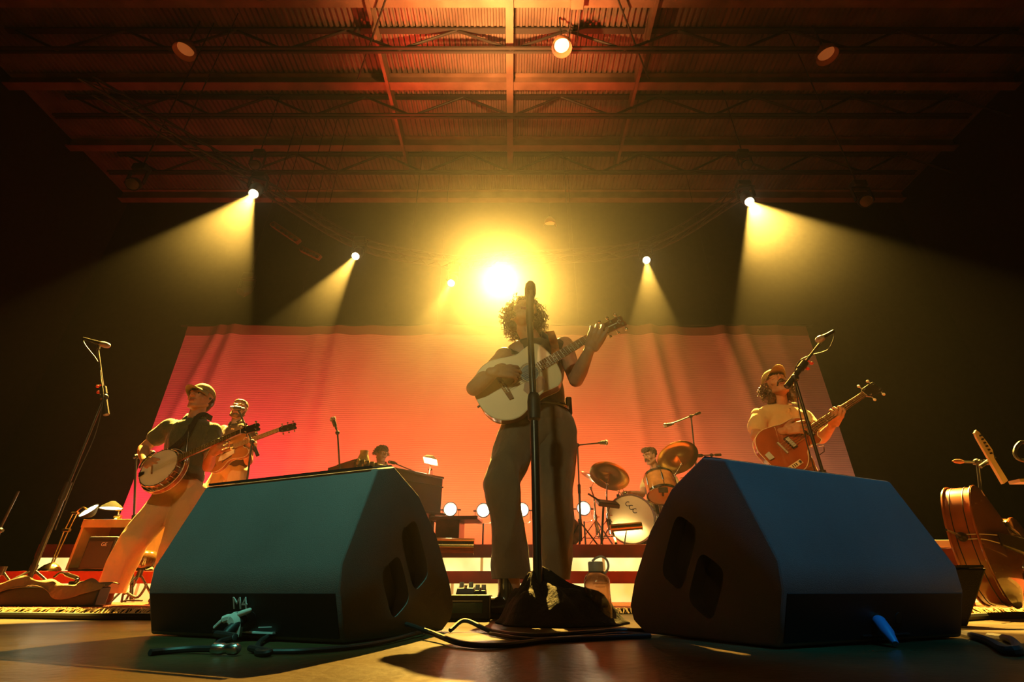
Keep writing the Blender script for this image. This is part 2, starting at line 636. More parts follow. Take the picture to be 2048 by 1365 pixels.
def panel_material():
    m = bpy.data.materials.new('backlit_acrylic')
    m.use_nodes = True
    nt = m.node_tree
    b = nt.nodes['Principled BSDF']
    b.inputs['Base Color'].default_value = (0.8, 0.66, 0.4, 1)
    b.inputs['Roughness'].default_value = 0.35
    tc = nt.nodes.new('ShaderNodeTexCoord')
    n = nt.nodes.new('ShaderNodeTexNoise')
    n.inputs['Scale'].default_value = 1.7
    n.inputs['Detail'].default_value = 3
    nt.links.new(tc.outputs['Object'], n.inputs['Vector'])
    w = nt.nodes.new('ShaderNodeTexNoise')
    w.inputs['Scale'].default_value = 6
    nt.links.new(tc.outputs['Object'], w.inputs['Vector'])
    r = nt.nodes.new('ShaderNodeValToRGB')
    r.color_ramp.elements[0].position = 0.32
    r.color_ramp.elements[0].color = (1.35, 0.85, 0.16, 1)
    r.color_ramp.elements[1].position = 0.68
    r.color_ramp.elements[1].color = (2.1, 1.75, 0.72, 1)
    nt.links.new(n.outputs[0], r.inputs[0])
    nt.links.new(r.outputs[0], b.inputs['Emission Color'])
    mr = nt.nodes.new('ShaderNodeMapRange')
    mr.inputs['To Min'].default_value = 0.55
    mr.inputs['To Max'].default_value = 1.0
    nt.links.new(w.outputs[0], mr.inputs['Value'])
    nt.links.new(mr.outputs[0], b.inputs['Emission Strength'])
    return m


M['panel'] = panel_material()
M['slat'] = mat('riser_seam', (0.8, 0.55, 0.25), 0.6, emit=0.42, emit_color=(1.0, 0.50, 0.12))
M['riser_top'] = mat('dark_red_riser_top', (0.10, 0.02, 0.012), 0.5, var=.3)


def riser(name, lab, x0, x1, y0, y1, z0, z1, hz, step):
    t = thing(name, lab, 'riser', ((x0 + x1) / 2, y0, 0))
    MB().box(((x0 + x1) / 2, (y0 + y1) / 2 + .03, z1 - .012), (x1 - x0, y1 - y0, .024)).build('deck', M['riser_top'], t)
    MB().box(((x0 + x1) / 2, y0 + .012, z1 - hz / 2), (x1 - x0, .024, hz - .001)).build('front_board', M['red_wood'], t, bevel=.003)
    MB().box(((x0 + x1) / 2, y0 + .10, z0 + .01), (x1 - x0, .02, .02)).build('bottom_rail', M['red_wood'], t)
    MB().box(((x0 + x1) / 2, (y0 + y1) / 2 + .15, (z1 - .03) / 2), (x1 - x0 - .1, y1 - y0 - .4, z1 - .03)).build('inner_frame', M['black'], t)
    n = int(round((x1 - x0) / step))
    s = (x1 - x0) / n
    for i in range(n):
        xa = x0 + i * s
        MB().box((xa + s / 2, y0 + .05, (z0 + z1 - hz) / 2), (s - .03, .02, z1 - hz - z0)).build('light_panel', M['panel'], t)
        if i:
            MB().box((xa, y0 + .050, (z0 + z1 - hz) / 2), (.030, .012, z1 - hz - z0)).build('seam', M['slat'], t)
    return t


riser('stage_riser', 'low front riser with red board and glowing cream panels', -5.2, 6.0, R1Y, R2Y, 0.0, R1Z, 0.10, 0.93)
riser('stage_riser', 'upper rear riser with red board under the drums and organ', -5.05, 5.7, R2Y, 8.0, R1Z, R2Z, 0.13, 0.43)

# backdrop cloth with folds and a paler hem
BX0, BX1, BY, BZT = -7.3, 6.75, 9.95, 0
BZT = at(1000, 654, BY).z
tb = at(375, 656, BY)
te = at(1612, 654, BY)
BX0, BX1 = tb.x, te.x
M['backdrop'] = mat('cotton_backdrop', (0.72, 0.66, 0.58), 0.9, bump=0.25, bscale=3.0)
nt = M['backdrop'].node_tree
tcn = [n for n in nt.nodes if n.type == 'TEX_COORD'][0]
wv = nt.nodes.new('ShaderNodeTexWave')
wv.wave_type = 'BANDS'
wv.bands_direction = 'Z'
wv.inputs['Scale'].default_value = 7.0
wv.inputs['Distortion'].default_value = 2.2
wv.inputs['Detail'].default_value = 4
mp = nt.nodes.new('ShaderNodeMapping')
mp.inputs['Scale'].default_value = (0.12, 1, 1)
nt.links.new(tcn.outputs['Object'], mp.inputs['Vector'])
nt.links.new(mp.outputs[0], wv.inputs['Vector'])
bp2 = nt.nodes.new('ShaderNodeBump')
bp2.inputs['Strength'].default_value = 0.12
bp2.inputs['Distance'].default_value = 0.02
old = [n for n in nt.nodes if n.type == 'BUMP' and n != bp2][0]
nt.links.new(wv.outputs['Fac'], bp2.inputs['Height'])
nt.links.new(old.outputs[0], bp2.inputs['Normal'])
nt.links.new(bp2.outputs[0], nt.nodes['Principled BSDF'].inputs['Normal'])

folds = [(0.055, .008, .08, .2), (0.078, .010, .10, .1), (0.215, .014, .07, .02), (0.245, .012, .06, .02), (0.39, .012, .05, .0), (0.58, .012, .06, .02), (0.18, .02, .02, 0), (0.30, .02, .05, 0), (0.42, .01, .03, .05), (0.44, .03, .035, 0), (0.62, .02, .03, .0), (0.705, .010, .08, .04), (0.745, .010, .12, .12),
         (0.78, .015, .07, .1), (0.86, .010, .09, .16), (0.895, .008, .06, .2), (0.95, .012, .05, .1), (0.52, .03, .03, 0), (.25, .012, .03, .04)]


def cloth(u, v):
    x = BX0 + (BX1 - BX0) * u
    z = 0.01 + (BZT - 0.01) * v
    y = BY + 0.02 * math.sin(u * 40 + 2 * math.sin(v * 3))
    for (c, w, a, lean) in folds:
        cc = c - lean * 0.35 * (1 - v) * (1 if c > .5 else -1) * -1
        y -= a * math.exp(-((u - cc) / w) ** 2) * (0.35 + 0.65 * v)
    y += 0.02 * noise.noise(V((u * 9, v * 2, 3)))
    z += 0.02 * math.sin(u * 21) * (v > .98)
    return V((x, y, z))


bd = thing('backdrop', 'huge pale cloth backdrop washed red and orange behind the band', 'backdrop', ((BX0 + BX1) / 2, BY, BZT))
MB().sheet(cloth, 260, 30).build('cloth', M['backdrop'], bd, smooth=180)
M['hem'] = mat('hem_webbing', (0.25, 0.20, 0.16), 0.9)
MB().sheet(lambda u, v: cloth(u, 0.958 + .042 * v) + V((0, -.012, 0.004)), 200, 2).build('hem', M['hem'], bd, smooth=180, label='paler heading along the top edge')
MB().cyl((BX0 - .2, BY + .05, BZT + .06), (BX1 + .2, BY + .05, BZT + .06), .03, n=10).build('batten', M['truss'], bd)
for x_ in (-5.2, -1.8, 1.6, 5.0):
    MB().cyl((x_, BY + .05, BZT + .06), (x_, BY + .05, RZ), .006, n=6).build('hanging_line', M['truss'], bd)

# red rug with fringe on which the band stands
M['rug'] = mat('red_rug', (0.34, 0.05, 0.02), 0.95, var=0.45, vscale=6, bump=0.8, bscale=120)
rugY0 = 3.12
RUGZ = 0.03
rug = thing('rug', 'large red rug with a cream fringe under the band', 'rug', (0, rugY0, 0))
MB().box((0.1, (rugY0 + R1Y - .02) / 2, RUGZ - .006), (9.6, R1Y - .02 - rugY0, .012)).build('pile', M['rug'], rug, bevel=.003)
MB().box((0.1, (rugY0 + R1Y - .02) / 2 + .03, (RUGZ - .012) / 2), (9.5, R1Y - .08 - rugY0, RUGZ - .013)).build('underlay', M['black'], rug)
M['fringe'] = mat('cream_fringe', (0.75, 0.55, 0.28), 0.9)
fb = MB()
for i in range(1500):
    x = -4.7 + 9.6 * i / 1500
    a = random.uniform(-.5, .5)
    L = random.uniform(.03, .075)
    fb.tube([(x, rugY0, RUGZ - .004), (x + a * L * .5, rugY0 - L * .5, .016 * random.random() + .016), (x + a * L, rugY0 - L, .004)], .0028, n=4)
fb.build('fringe', M['fringe'], rug)['kind'] = 'stuff'


# ================================================================ LIGHTING RIG
arcp = [at(40, 330, 4.6), HEADS[0][0] + V((-.25, .1, .45)), HEADS[1][0] + V((-.1, .15, .45)), HEADS[2][0] + V((0, .15, .45)),
        KEY[0] + V((0, .12, 0)), HEADS[3][0] + V((.1, .15, .45)), HEADS[4][0] + V((.25, .1, .45))]
for p in arcp:
    p.z = 7.02
for h in HEADS:
    pass
TP = arc(arcp, 6)
tr = thing('lighting_truss', 'dark curved lighting truss that carries the yellow beam lights', 'truss', (0, 8.9, 7.0))
for (dy, dz) in ((0, 0), (.28, 0), (.14, .26)):
    MB().tube([p + V((0, dy, dz)) for p in TP], .022, n=8).build('chord', M['truss'], tr)
wb = MB()
for i in range(len(TP) - 1):
    a, b = TP[i], TP[i + 1]
    wb.cyl(a, b + V((0, .14, .26)), .011, n=6)
    wb.cyl(a + V((0, .14, .26)), b + V((0, .28, 0)), .011, n=6)
    wb.cyl(a + V((0, .28, 0)), b, .011, n=6)
wb.build('lacing', M['truss'], tr)
for i in (3, 15, 27):
    MB().cyl(TP[i] + V((0, .14, .26)), (TP[i].x, TP[i].y + .14, RZ - .1), .01, n=6).build('hanging_cable', M['truss'], tr)


def lens_mat(e, col=(1.0, 0.80, 0.42)):
    return mat('lamp_lens', (1, .9, .7), 0.2, emit=e, emit_color=col)


def moving_head(p, aim, ang, pw, lab, lens_r=.075, e=60):
    p, aim = V(p), V(aim)
    d, s, u = frame(aim - p)
    t = thing('moving_head', lab, 'stage light', p + V((0, 0, .35)), 'beam lights on the curved truss')
    back = p - d * .34
    MB().lathe([(.055, 0), (.10, .02), (.115, .10), (.115, .20), (.105, .22), (.105, .33), (.098, .34), (.085, .345), (.084, .325), (.05, .32)], back, d, n=28).build('head', M['dark_metal'], t)
    MB().lathe([(lens_r, -.008), (lens_r, 0), (lens_r * .7, .012), (.001, .018)], p - d * .012, d, n=28).build('lens', lens_mat(e), t)
    piv = back + d * .12
    yb = MB()
    up = V((0, 0, 1))
    sx = s.normalized()
    yb.bar(piv + sx * .14, piv + sx * .14 + up * .24, .03, .06, up=V((0, 1, 0)))
    yb.bar(piv - sx * .14, piv - sx * .14 + up * .24, .03, .06, up=V((0, 1, 0)))
    yb.bar(piv - sx * .155 + up * .24, piv + sx * .155 + up * .24, .07, .03)
    yb.build('yoke', M['dark_metal'], t, bevel=.006)
    MB().box(piv + up * .32, (.26, .18, .12)).build('base', M['black'], t, bevel=.02)
    MB().cyl(piv + up * .37, V((piv.x, piv.y, max(7.02, piv.z + .42))), .02, n=8).build('clamp', M['truss'], t)
    sp = light('beam_light', 'SPOT', p + d * .03, aim, pw, AMBER, spot_size=math.radians(ang), spot_blend=0.12 if ang != KEY[2] else 1.0, shadow_soft_size=0.035)
    return t


labs = ['far left beam light on the truss, throwing a wide yellow beam left', 'second beam light from the left, yellow beam slanting down left',
        'third beam light from the left, short faint beam beside the central glare', 'small beam light right of centre with a narrow steep beam',
        'far right beam light throwing a wide yellow beam down right', 'blinding central spotlight directly above the singer']
for i, (h, lab) in enumerate(zip(HEADS, labs)):
    if i == 5:
        moving_head(h[0], h[1], h[2], h[3], lab, lens_r=.12, e=220)
    else:
        moving_head(h[0], h[1], h[2], h[3], lab, e=45)

# dim fixtures: long LED battens and small wash heads near the truss
M['dim_red'] = mat('dull_red_housing', (0.16, 0.04, 0.02), 0.4, 0.3)


def bar_fixture(px0, py0, px1, py1, Y, lab):
    a, b = at(px0, py0, Y), at(px1, py1, Y)
    t = thing('led_batten', lab, 'stage light', (a + b) / 2)
    MB().bar(a, b, .10, .12).build('housing', M['dim_red'], t, bevel=.01)
    for k in range(6):
        q = a.lerp(b, (k + .5) / 6)
        MB().cyl(q + V((0, -.07, -.04)), q + V((0, -.05, -.03)), .035, n=14).build('lens', M['dark_metal'], t)
    for q in (a.lerp(b, .15), a.lerp(b, .85)):
        MB().cyl(q + V((0, 0, .05)), V((q.x, q.y, RZ)), .008, n=6).build('hanging_cable', M['truss'], t)


bar_fixture(545, 448, 598, 484, 8.0, 'short dull red light bar hanging beyond the far left beam')
bar_fixture(603, 498, 640, 516, 8.2, 'short dull red light bar just left of the second beam light')


def small_head(px, py, Y, lab, lean):
    p = at(px, py, Y)
    t = thing('wash_light', lab, 'stage light', p)
    d = V(lean).normalized()
    MB().lathe([(.05, 0), (.10, .03), (.11, .2), (.10, .24), (.09, .22)], p - d * .12, d, n=24).build('head', M['dark_metal'], t)
    MB().lathe([(.085, 0), (.001, .01)], p + d * .1, d, n=20).build('lens', M['black'], t)
    MB().bar(p + V((-.15, 0, 0)), p + V((-.15, 0, .28)), .02, .05, up=V((0, 1, 0))).bar(p + V((.15, 0, 0)), p + V((.15, 0, .28)), .02, .05, up=V((0, 1, 0))).bar(p + V((-.16, 0, .28)), p + V((.16, 0, .28)), .06, .02).build('yoke', M['dark_metal'], t)
    MB().box(p + V((0, 0, .36)), (.24, .16, .13)).build('base', M['black'], t, bevel=.02)
    MB().cyl(p + V((0, 0, .42)), V((p.x, p.y, RZ)), .012, n=8).build('drop_pipe', M['truss'], t)


small_head(490, 582, 8.6, 'unlit moving light hanging above the left top corner of the backdrop', (-.3, -.6, -.8))
small_head(512, 330, 7.5, 'unlit light clamped above the far left beam light', (.2, -.6, -.8))
small_head(1492, 330, 7.5, 'unlit light clamped above the far right beam light', (-.2, -.6, -.8))
small_head(1730, 402, 6.2, 'unlit light hanging in the dark right of the wide right beam', (-.4, -.6, -.7))
small_head(268, 368, 6.0, 'unlit light hanging in the dark left of the wide left beam', (.4, -.6, -.7))



# ================================================================ FLOOR WEDGES
M['wedge'] = mat('textured_black_paint', (0.15, 0.15, 0.145), 0.6, bump=0.22, bscale=420, var=.12, vscale=4, spec=.3)
M['grille'] = mat('black_grille', (0.03, 0.03, 0.03), 0.6, 0.3, bump=.3, bscale=500)
M['recess'] = mat('black_recess_and_shade', (0.006, 0.006, 0.006), 0.7)  # handle cups, and the painted shade on the undercut wedge rear
WW = 0.69
WP = [(.044, 0), (0, .11), (-.005, .168), (.083, .413), (.16, .435), (.30, .375), (.42, .27), (.52, .14), (.555, .07), (.545, .03), (.495, 0)]


def wedge(X, Y, a, lab, grp, handle_side):
    t = thing('stage_monitor', lab, 'stage monitor', (X, Y, 0), grp)
    ex = V((math.cos(a), math.sin(a), 0))
    ey = V((-math.sin(a), math.cos(a), 0))
    ez = V((0, 0, 1))
    o = V((X, Y, 0.003))

    def P(s, u, z):
        return o + ex * s + ey * u + ez * z
    rr = []
    prof = WP[:4] + WP[4:]
    mb = MB()
    hs = handle_side * WW / 2
    lo = [P(-WW / 2, u, z) for u, z in prof]
    hi = [P(WW / 2, u, z) for u, z in prof]
    mb.rings([lo, hi])
    body = mb.build('cabinet', M['wedge'], t, smooth=25, bevel=.008, seg=3)
    # handle cups cut into the visible side
    cut = MB()

    def cup(c, w, h, ang):
        out = []
        for k in range(28):
            q = 2 * PI * k / 28
            x = math.copysign(abs(math.cos(q)) ** .45, math.cos(q)) * w / 2
            y = math.copysign(abs(math.sin(q)) ** .45, math.sin(q)) * h / 2
            out.append((c[0] + x * math.cos(ang) - y * math.sin(ang), c[1] + x * math.sin(ang) + y * math.cos(ang)))
        return out
    rings2 = [cup((.305, .205), .092, .185, .58), cup((.225, .120), .092, .140, .58)]
    base_pt = P(handle_side * (WW / 2 + .01), 0, 0)
    for oc in rings2:
        cut.prism(oc, base_pt, ey, ez, -ex * handle_side, .055)
    co = cut.build('cutter', M['recess'])
    md = body.modifiers.new('cup', 'BOOLEAN')
    md.object = co
    md.operation = 'DIFFERENCE'
    md.solver = 'EXACT'
    dg = bpy.context.evaluated_depsgraph_get()
    me = bpy.data.meshes.new_from_object(body.evaluated_get(dg))
    body.modifiers.clear()
    body.data = me
    me.materials.clear()
    me.materials.append(M['wedge'])
    me.set_sharp_from_angle(angle=math.radians(28))
    bpy.data.objects.remove(co)
    for oc in rings2:
        MB().prism(oc, base_pt - ex * handle_side * .062, ey, ez, -ex * handle_side, .004).build('handle_cup', M['recess'], t)
    # thin rib along the top edge of the rear face
    if handle_side > 0:
        MB().bar(P(-WW / 2 + .02, .080, .418), P(WW / 2 - .02, .080, .418), .008, .006).build('top_rib', M['rubber'], t)
    # grille on the singer's side, following the curve
    g = MB()
    prof2 = [(u, z) for u, z in WP[4:9]]
    lo = [P(-WW / 2 + .02, u + .008, z + .006) for u, z in prof2]
    hi = [P(WW / 2 - .02, u + .008, z + .006) for u, z in prof2]
    for i in range(len(lo) - 1):
        g.face([g.bm.verts.new(q) for q in (lo[i], lo[i + 1], hi[i + 1], hi[i])])
    g.build('grille', M['grille'], t, solid=.004)
    # black sheet paints in the shade of the undercut rear, with lip and sockets
    nrm = (ey * -.11 + ez * -.044).normalized()
    c0 = P(0.02, .026, .052)
    updir = (ey * -.044 + ez * .11).normalized()
    R = Matrix((ex, -nrm, updir)).transposed()
    MB().rings([[P(-WW / 2 + .012, .040, .010), P(WW / 2 - .012, .040, .010), P(WW / 2 - .012, .003, .104), P(-WW / 2 + .012, .003, .104)], [q + nrm * .0025 for q in (P(-WW / 2 + .012, .040, .010), P(WW / 2 - .012, .040, .010), P(WW / 2 - .012, .003, .104), P(-WW / 2 + .012, .003, .104))]]).build('undercut_shade_panel', M['recess'], t, smooth=0)
    MB().bar(c0 + nrm * .008 - updir * .036 - ex * .10, c0 + nrm * .008 - updir * .036 + ex * .08, .006, .003).build('panel_lip', M['dark_metal'], t)
    for k in (-.04, .04):
        MB().cyl(c0 + ex * k, c0 + ex * k + nrm * .006, .013, n=20).build('socket', M['dark_metal'], t)
    return t, P, ex, ey, nrm, updir, c0


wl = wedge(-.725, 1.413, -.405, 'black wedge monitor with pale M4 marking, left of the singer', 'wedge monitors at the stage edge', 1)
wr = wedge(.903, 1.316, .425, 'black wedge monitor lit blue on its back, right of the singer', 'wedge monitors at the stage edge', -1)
t, P, ex, ey, nrm, updir, c0 = wl
text_mesh('M4', 'marking', M['white_ink'], t, P(.026, .010, .082) + nrm * .006, ex, updir, .042, .001)
MB().bar(P(.008, .0175, .064) + nrm * .006, P(.052, .0175, .064) + nrm * .006, .0012, .0012).build('marking_line', M['white_ink'], t)
MB().bar(P(.085, .031, .030) + nrm * .006, P(.125, .031, .030) + nrm * .002, .002, .002).build('marking_line', M['white_ink'], t)

MB().bar(P(-.03, .040, .020) + nrm * .010, P(.135, .040, .020) + nrm * .010, .010, .004).build('panel_ledge', M['white_ink'], t)
M['blue_plug'] = mat('blue_plug', (0.05, 0.22, 0.55), 0.4)
M['tape'] = mat('white_gaffer_tape', (0.70, 0.66, 0.60), 0.7)


def plug(base, d, m, lab, cat_name='cable_plug'):
    d = V(d).normalized()
    t = thing(cat_name, lab, 'cable plug', base)
    MB().lathe([(.012, 0), (.014, .004), (.014, .045), (.011, .055), (.008, .075), (.006, .08)], base, d, n=20).build('shell', m, t)
    MB().lathe([(.0125, -.006), (.0125, 0)], base, d, n=20).build('collar', M['chrome'], t)
    return t
c0 = wr[6]
plug(c0 - wr[2] * .05 + wr[4] * .012 + V((0, 0, -.0)), wr[4] * .6 - wr[2] * .5 - V((0, 0, .25)), M['blue_plug'], 'blue connector plugged into the rear of the right wedge monitor')
c0 = wl[6]
plug(c0 + wl[2] * .02 + wl[4] * .012, wl[4] * .8 - V((0, 0, .3)), M['rubber'], 'black connector plugged in below the M4 marking')
tq = c0 + wl[4] * .035
tp = MB().tube(arc([tq + V((-.035, -.005, -.012)), tq + V((-.02, -.005, .003)), tq + V((.0, -.005, .010)), tq + V((.016, -.005, -.002)), tq + V((.020, -.005, -.030)), tq + V((.016, -.005, -.045))], 5), [.004] * 6 + [.009] * 5 + [.016] * 10 + [.008] * 5, n=7)
tp = tp.cap(tq + V((.022, -.006, .018)), tq + V((.044, -.006, .026)), .007, .006).build('tape_tag', M['tape'])
tag(tp, 'crumpled white tape tag on the plug under the M4 marking', 'tape')


# ================================================================ FIGURES
M['skin'] = mat('skin', (0.50, 0.27, 0.17), 0.5, var=0.08, vscale=20)
M['skin_tan'] = mat('tanned_skin', (0.48, 0.24, 0.14), 0.5, var=0.1, vscale=20)
M['hair_dark'] = mat('dark_brown_hair', (0.045, 0.024, 0.012), 0.35, var=.3, vscale=60)
M['hair_brown'] = mat('brown_hair', (0.11, 0.055, 0.025), 0.45, var=.3, vscale=60)
for _m, _c in ((M['hair_dark'], (.42, .24, .10, 1)), (M['hair_brown'], (.50, .30, .12, 1))):
    _nt = _m.node_tree          # thin hair lets light from behind shine through
    _tr = _nt.nodes.new('ShaderNodeBsdfTranslucent')
    _tr.inputs[0].default_value = _c
    _mx = _nt.nodes.new('ShaderNodeMixShader')
    _mx.inputs[0].default_value = 0.10
    _nt.links.new(_nt.nodes['Principled BSDF'].outputs[0], _mx.inputs[1])
    _nt.links.new(_tr.outputs[0], _mx.inputs[2])
    _nt.links.new(_mx.outputs[0], _nt.nodes['Material Output'].inputs[0])
M['eye_white'] = mat('eye_white', (0.65, 0.6, 0.55), 0.3)
M['iris'] = mat('iris', (0.03, 0.02, 0.012), 0.2)
M['lip'] = mat('lip', (0.36, 0.13, 0.10), 0.5)
M['in_ear'] = mat('in_ear_plastic', (0.02, 0.02, 0.02), 0.3)


def on_floor(px, Y, z=0.0):
    depth = Y * math.cos(PITCH) + (z - CAMZ) * math.sin(PITCH)
    return V(((px - 1024) / FPX * depth, Y, z))


def head_frame(c, fwd, up=(0, 0, 1), s=1.0):
    f = V(fwd).normalized()
    u = V(up) - f * V(up).dot(f)
    u.normalize()
    r = f.cross(u)          # the person's own right... seen from the front it lies at image left
    return V(c), f, u, r, s


def add_head(mb, H, nose=1.0, jaw=1.0):
    c, f, u, r, s = H
    R = Matrix((r, f, u)).transposed()

    def L(x, y, z):
        return c + (r * x + f * y + u * z) * s
    mb.ell(L(0, -.012, .035), (.076 * s, .095 * s, .082 * s), R)
    mb.ell(L(0, .012, -.005), (.069 * s, .080 * s, .085 * s), R)
    mb.ell(L(0, .030, -.055), (.054 * s * jaw, .056 * s, .058 * s), R)
    mb.ell(L(0, .062, -.092), (.027 * s * jaw, .022 * s, .020 * s), R)
    for q in (-1, 1):
        mb.cap(L(q * .058, -.005, -.055), L(q * .022, .058, -.092), .020 * s, .018 * s)   # jaw line
        mb.ell(L(q * .042, .060, -.022), (.022 * s, .018 * s, .020 * s), R)             # cheek
        mb.cap(L(q * .014, .090, .030), L(q * .048, .072, .032), .010 * s, .010 * s)      # brow ridge
        mb.cap(L(q * .076, -.012, .016), L(q * .074, -.004, -.022), .017 * s, .011 * s, flat=.5, axis=r)  # ear
        mb.ell(L(q * .011, .098, -.020), (.009 * s, .010 * s, .008 * s), R)             # nostril wing
    mb.cap(L(0, .088, .022), L(0, .112 * nose, -.014), .008 * s, .012 * s)               # nose
    mb.cap(L(-.018, .084, -.050), L(.018, .084, -.050), .010 * s, .010 * s)             # upper lip
    mb.cap(L(-.014, .080, -.062), L(.014, .080, -.062), .010 * s, .010 * s)
    return L, R


def add_face_parts(root, L, R, s, hair, closed=False, moustache=False, beard=False, body=None):
    for q in (-1, 1):
        e = MB().ell(L(q * .031, .074, .008), (.0135 * s, .0125 * s, (.010 if not closed else .006) * s), R, 14, 8).build('eye', M['eye_white'] if not closed else M['skin'], root)
        if not closed:
            MB().ell(L(q * .031, .0855, .007), (.006 * s, .003 * s, .0065 * s), R, 10, 6).build('iris', M['iris'], e)
        MB().tube([L(q * .015, .099, .030), L(q * .032, .096, .037), L(q * .050, .080, .033)], [.0045 * s, .005 * s, .003 * s], n=6).build('eyebrow', hair, root)
    MB().cap(L(-.021, .092, -.0515), L(.021, .092, -.0515), .0045 * s, .0045 * s, n=8).cap(L(-.016, .089, -.060), L(.016, .089, -.060), .0055 * s, .0055 * s, n=8).build('lips', M['lip'], root)
    if moustache:
        mb = MB()
        for q in (-1, 1):
            mb.cap(L(0, .104, -.036), L(q * .028, .090, -.045), .0095 * s, .008 * s)
            mb.cap(L(q * .028, .090, -.045), L(q * .038, .078, -.062), .008 * s, .005 * s)
        mb.build('moustache', hair, root, voxel=.003, relax=1, disp=lambda c: .0015 * noise.noise(V(c) * 400))
    if beard:
        mb = MB()
        mb.ell(L(0, .070, -.088), (.036 * s, .028 * s, .026 * s), R)
        for q in (-1, 1):
            mb.cap(L(q * .066, .000, -.020), L(q * .055, .025, -.070), .012 * s, .020 * s)
            mb.cap(L(q * .055, .025, -.070), L(q * .02, .070, -.096), .020 * s, .020 * s)
            mb.cap(L(0, .096, -.040), L(q * .034, .080, -.055), .008 * s, .008 * s)
        mb.build('beard', hair, root, voxel=.004, relax=1, disp=lambda c: .002 * noise.noise(V(c) * 300))


def add_hand(mb, wrist, d, n, thumb, curls=((.5, .7, .4),) * 4, spread=.0, tcurl=(.5, .4), s=1.0, touch=None, topen=.8):
    """wrist point, direction of the palm, direction the palm faces, side on which the thumb leaves"""
    d = V(d).normalized()
    n = (V(n) - d * V(n).dot(d)).normalized()
    sd = (V(thumb) - d * V(thumb).dot(d) - n * V(thumb).dot(n)).normalized()
    w = V(wrist)
    lens = ((.040, .024, .019), (.045, .028, .020), (.041, .026, .019), (.032, .020, .017))
    offs = (.033, .011, -.011, -.031)
    lng = (.088, .092, .087, .078)
    mb.cap(w - d * .02 * s, w + d * .03 * s, .027 * s, .030 * s, flat=.62, axis=n)
    for i in range(4):
        b = w + (d * lng[i] + sd * offs[i]) * s
        mb.cap(w + (d * .018 + sd * offs[i] * .6) * s, b, .0165 * s, .0125 * s, flat=.85, axis=n)
        ang = 0
        dd = (d + sd * spread * (1.5 - i)).normalized()
        p = b
        for k in range(3):
            ang += curls[i][k]
            q = p + (dd * math.cos(ang) + n * math.sin(ang)) * lens[i][k] * s
            mb.cap(p, q, (.0100, .0092, .0083)[k] * s, (.0092, .0083, .0072)[k] * s)
            p = q
    # thumb leaves the side of the palm near its base
    b = w + (d * .022 + sd * .026) * s
    t1 = (d * math.cos(topen) + sd * math.sin(topen) + n * .35).normalized()
    p1 = b + t1 * .042 * s
    t2 = (t1 + n * tcurl[0] + d * .3).normalized()
    p2 = p1 + t2 * .032 * s
    t3 = (t2 + n * tcurl[1]).normalized()
    p3 = p2 + t3 * .026 * s
    mb.cap(b - d * .005 * s, p1, .0165 * s, .0125 * s)
    mb.cap(p1, p2, .0118 * s, .0105 * s)
    mb.cap(p2, p3, .0105 * s, .0085 * s)


def limb(mb, pts, rs, **k):
    for i in range(len(pts) - 1):
        mb.cap(pts[i], pts[i + 1], rs[i], rs[i + 1], **k)


def fold(amp, scale, seed=0.0, stretch=(1, 1, .45)):
    def f(c):
        p = V((c[0] * scale * stretch[0] + seed, c[1] * scale * stretch[1], c[2] * scale * stretch[2]))
        a = noise.noise(p)
        return amp * (1 - abs(a) * 2.2) + amp * .35 * noise.noise(p * 2.7)
    return f


def torso_prims(mb, hip, neck, shl, shr, back, k=1.0, depth=1.0, waist=1.0, low=0.0):
    """body or shirt torso between hip centre and neck base; shl/shr are the shoulder joints"""
    up = (neck - hip).normalized()
    sd = (shr - shl)
    sd = (sd - up * sd.dot(up)).normalized()
    bk = up.cross(sd)
    R = Matrix((sd, bk, up)).transposed()
    L = (neck - hip).length
    mid = (shl + shr) / 2
    half = (shr - shl).length / 2
    mb.ell(hip + up * (.04 + low), (.163 * k, .118 * k * depth, .15), R)
    mb.ell(hip + up * L * .36, (.156 * k * waist, .112 * k * depth, .23), R)
    mb.ell(hip + up * L * .62, (.168 * k, .118 * k * depth, .18), R)
    c2 = hip + up * L * .80
    mb.ell(c2 + (mid - c2) * .3, (half * .92, .108 * k * depth, .10), R)
    for s_ in (shl, shr):
        mb.cap(neck - up * .062, s_ + up * -.012, .056 * k, .056 * k)
        mb.cap(c2, s_ - up * .03, .084 * k, .064 * k)
    return R, up, sd, bk


def neck_prims(mb, neck, H, r=.052):
    c, f, u, rr, s = H
    mb.cap(neck - u * .04, c - f * .015 * s - u * .055 * s, r * 1.12, r)


def collar(root, neck, H, m, shl, shr, r=.072, open_=.45):
    """folded shirt collar around the neck, open at the front"""
    c, f, u, rr, s = H
    up = (c - f * .015 - neck).normalized()
    fr = V((0, -1, 0))
    fr = (fr - up * fr.dot(up)).normalized()
    sd = fr.cross(up)
    mb = MB()
    n = 26
    rows = []
    for (rad, h) in ((r * .98, -.01), (r * .92, .028), (r * 1.02, .032), (r * 1.28, -.012)):
        row = []
        for i in range(n + 1):
            a = open_ + (2 * PI - 2 * open_) * i / n
            e = 1 + .25 * max(0, math.cos(a)) ** 2
            hh = h - .055 * max(0, math.cos(a)) ** 3
            row.append(mb.bm.verts.new(neck + (fr * math.cos(a) * e + sd * math.sin(a)) * rad + up * hh))
        rows.append(row)
    for a, b in zip(rows[:-1], rows[1:]):
        for i in range(n):
            mb.face((a[i], a[i + 1], b[i + 1], b[i]))
    return mb.build('collar', m, root, smooth=180, solid=.004)


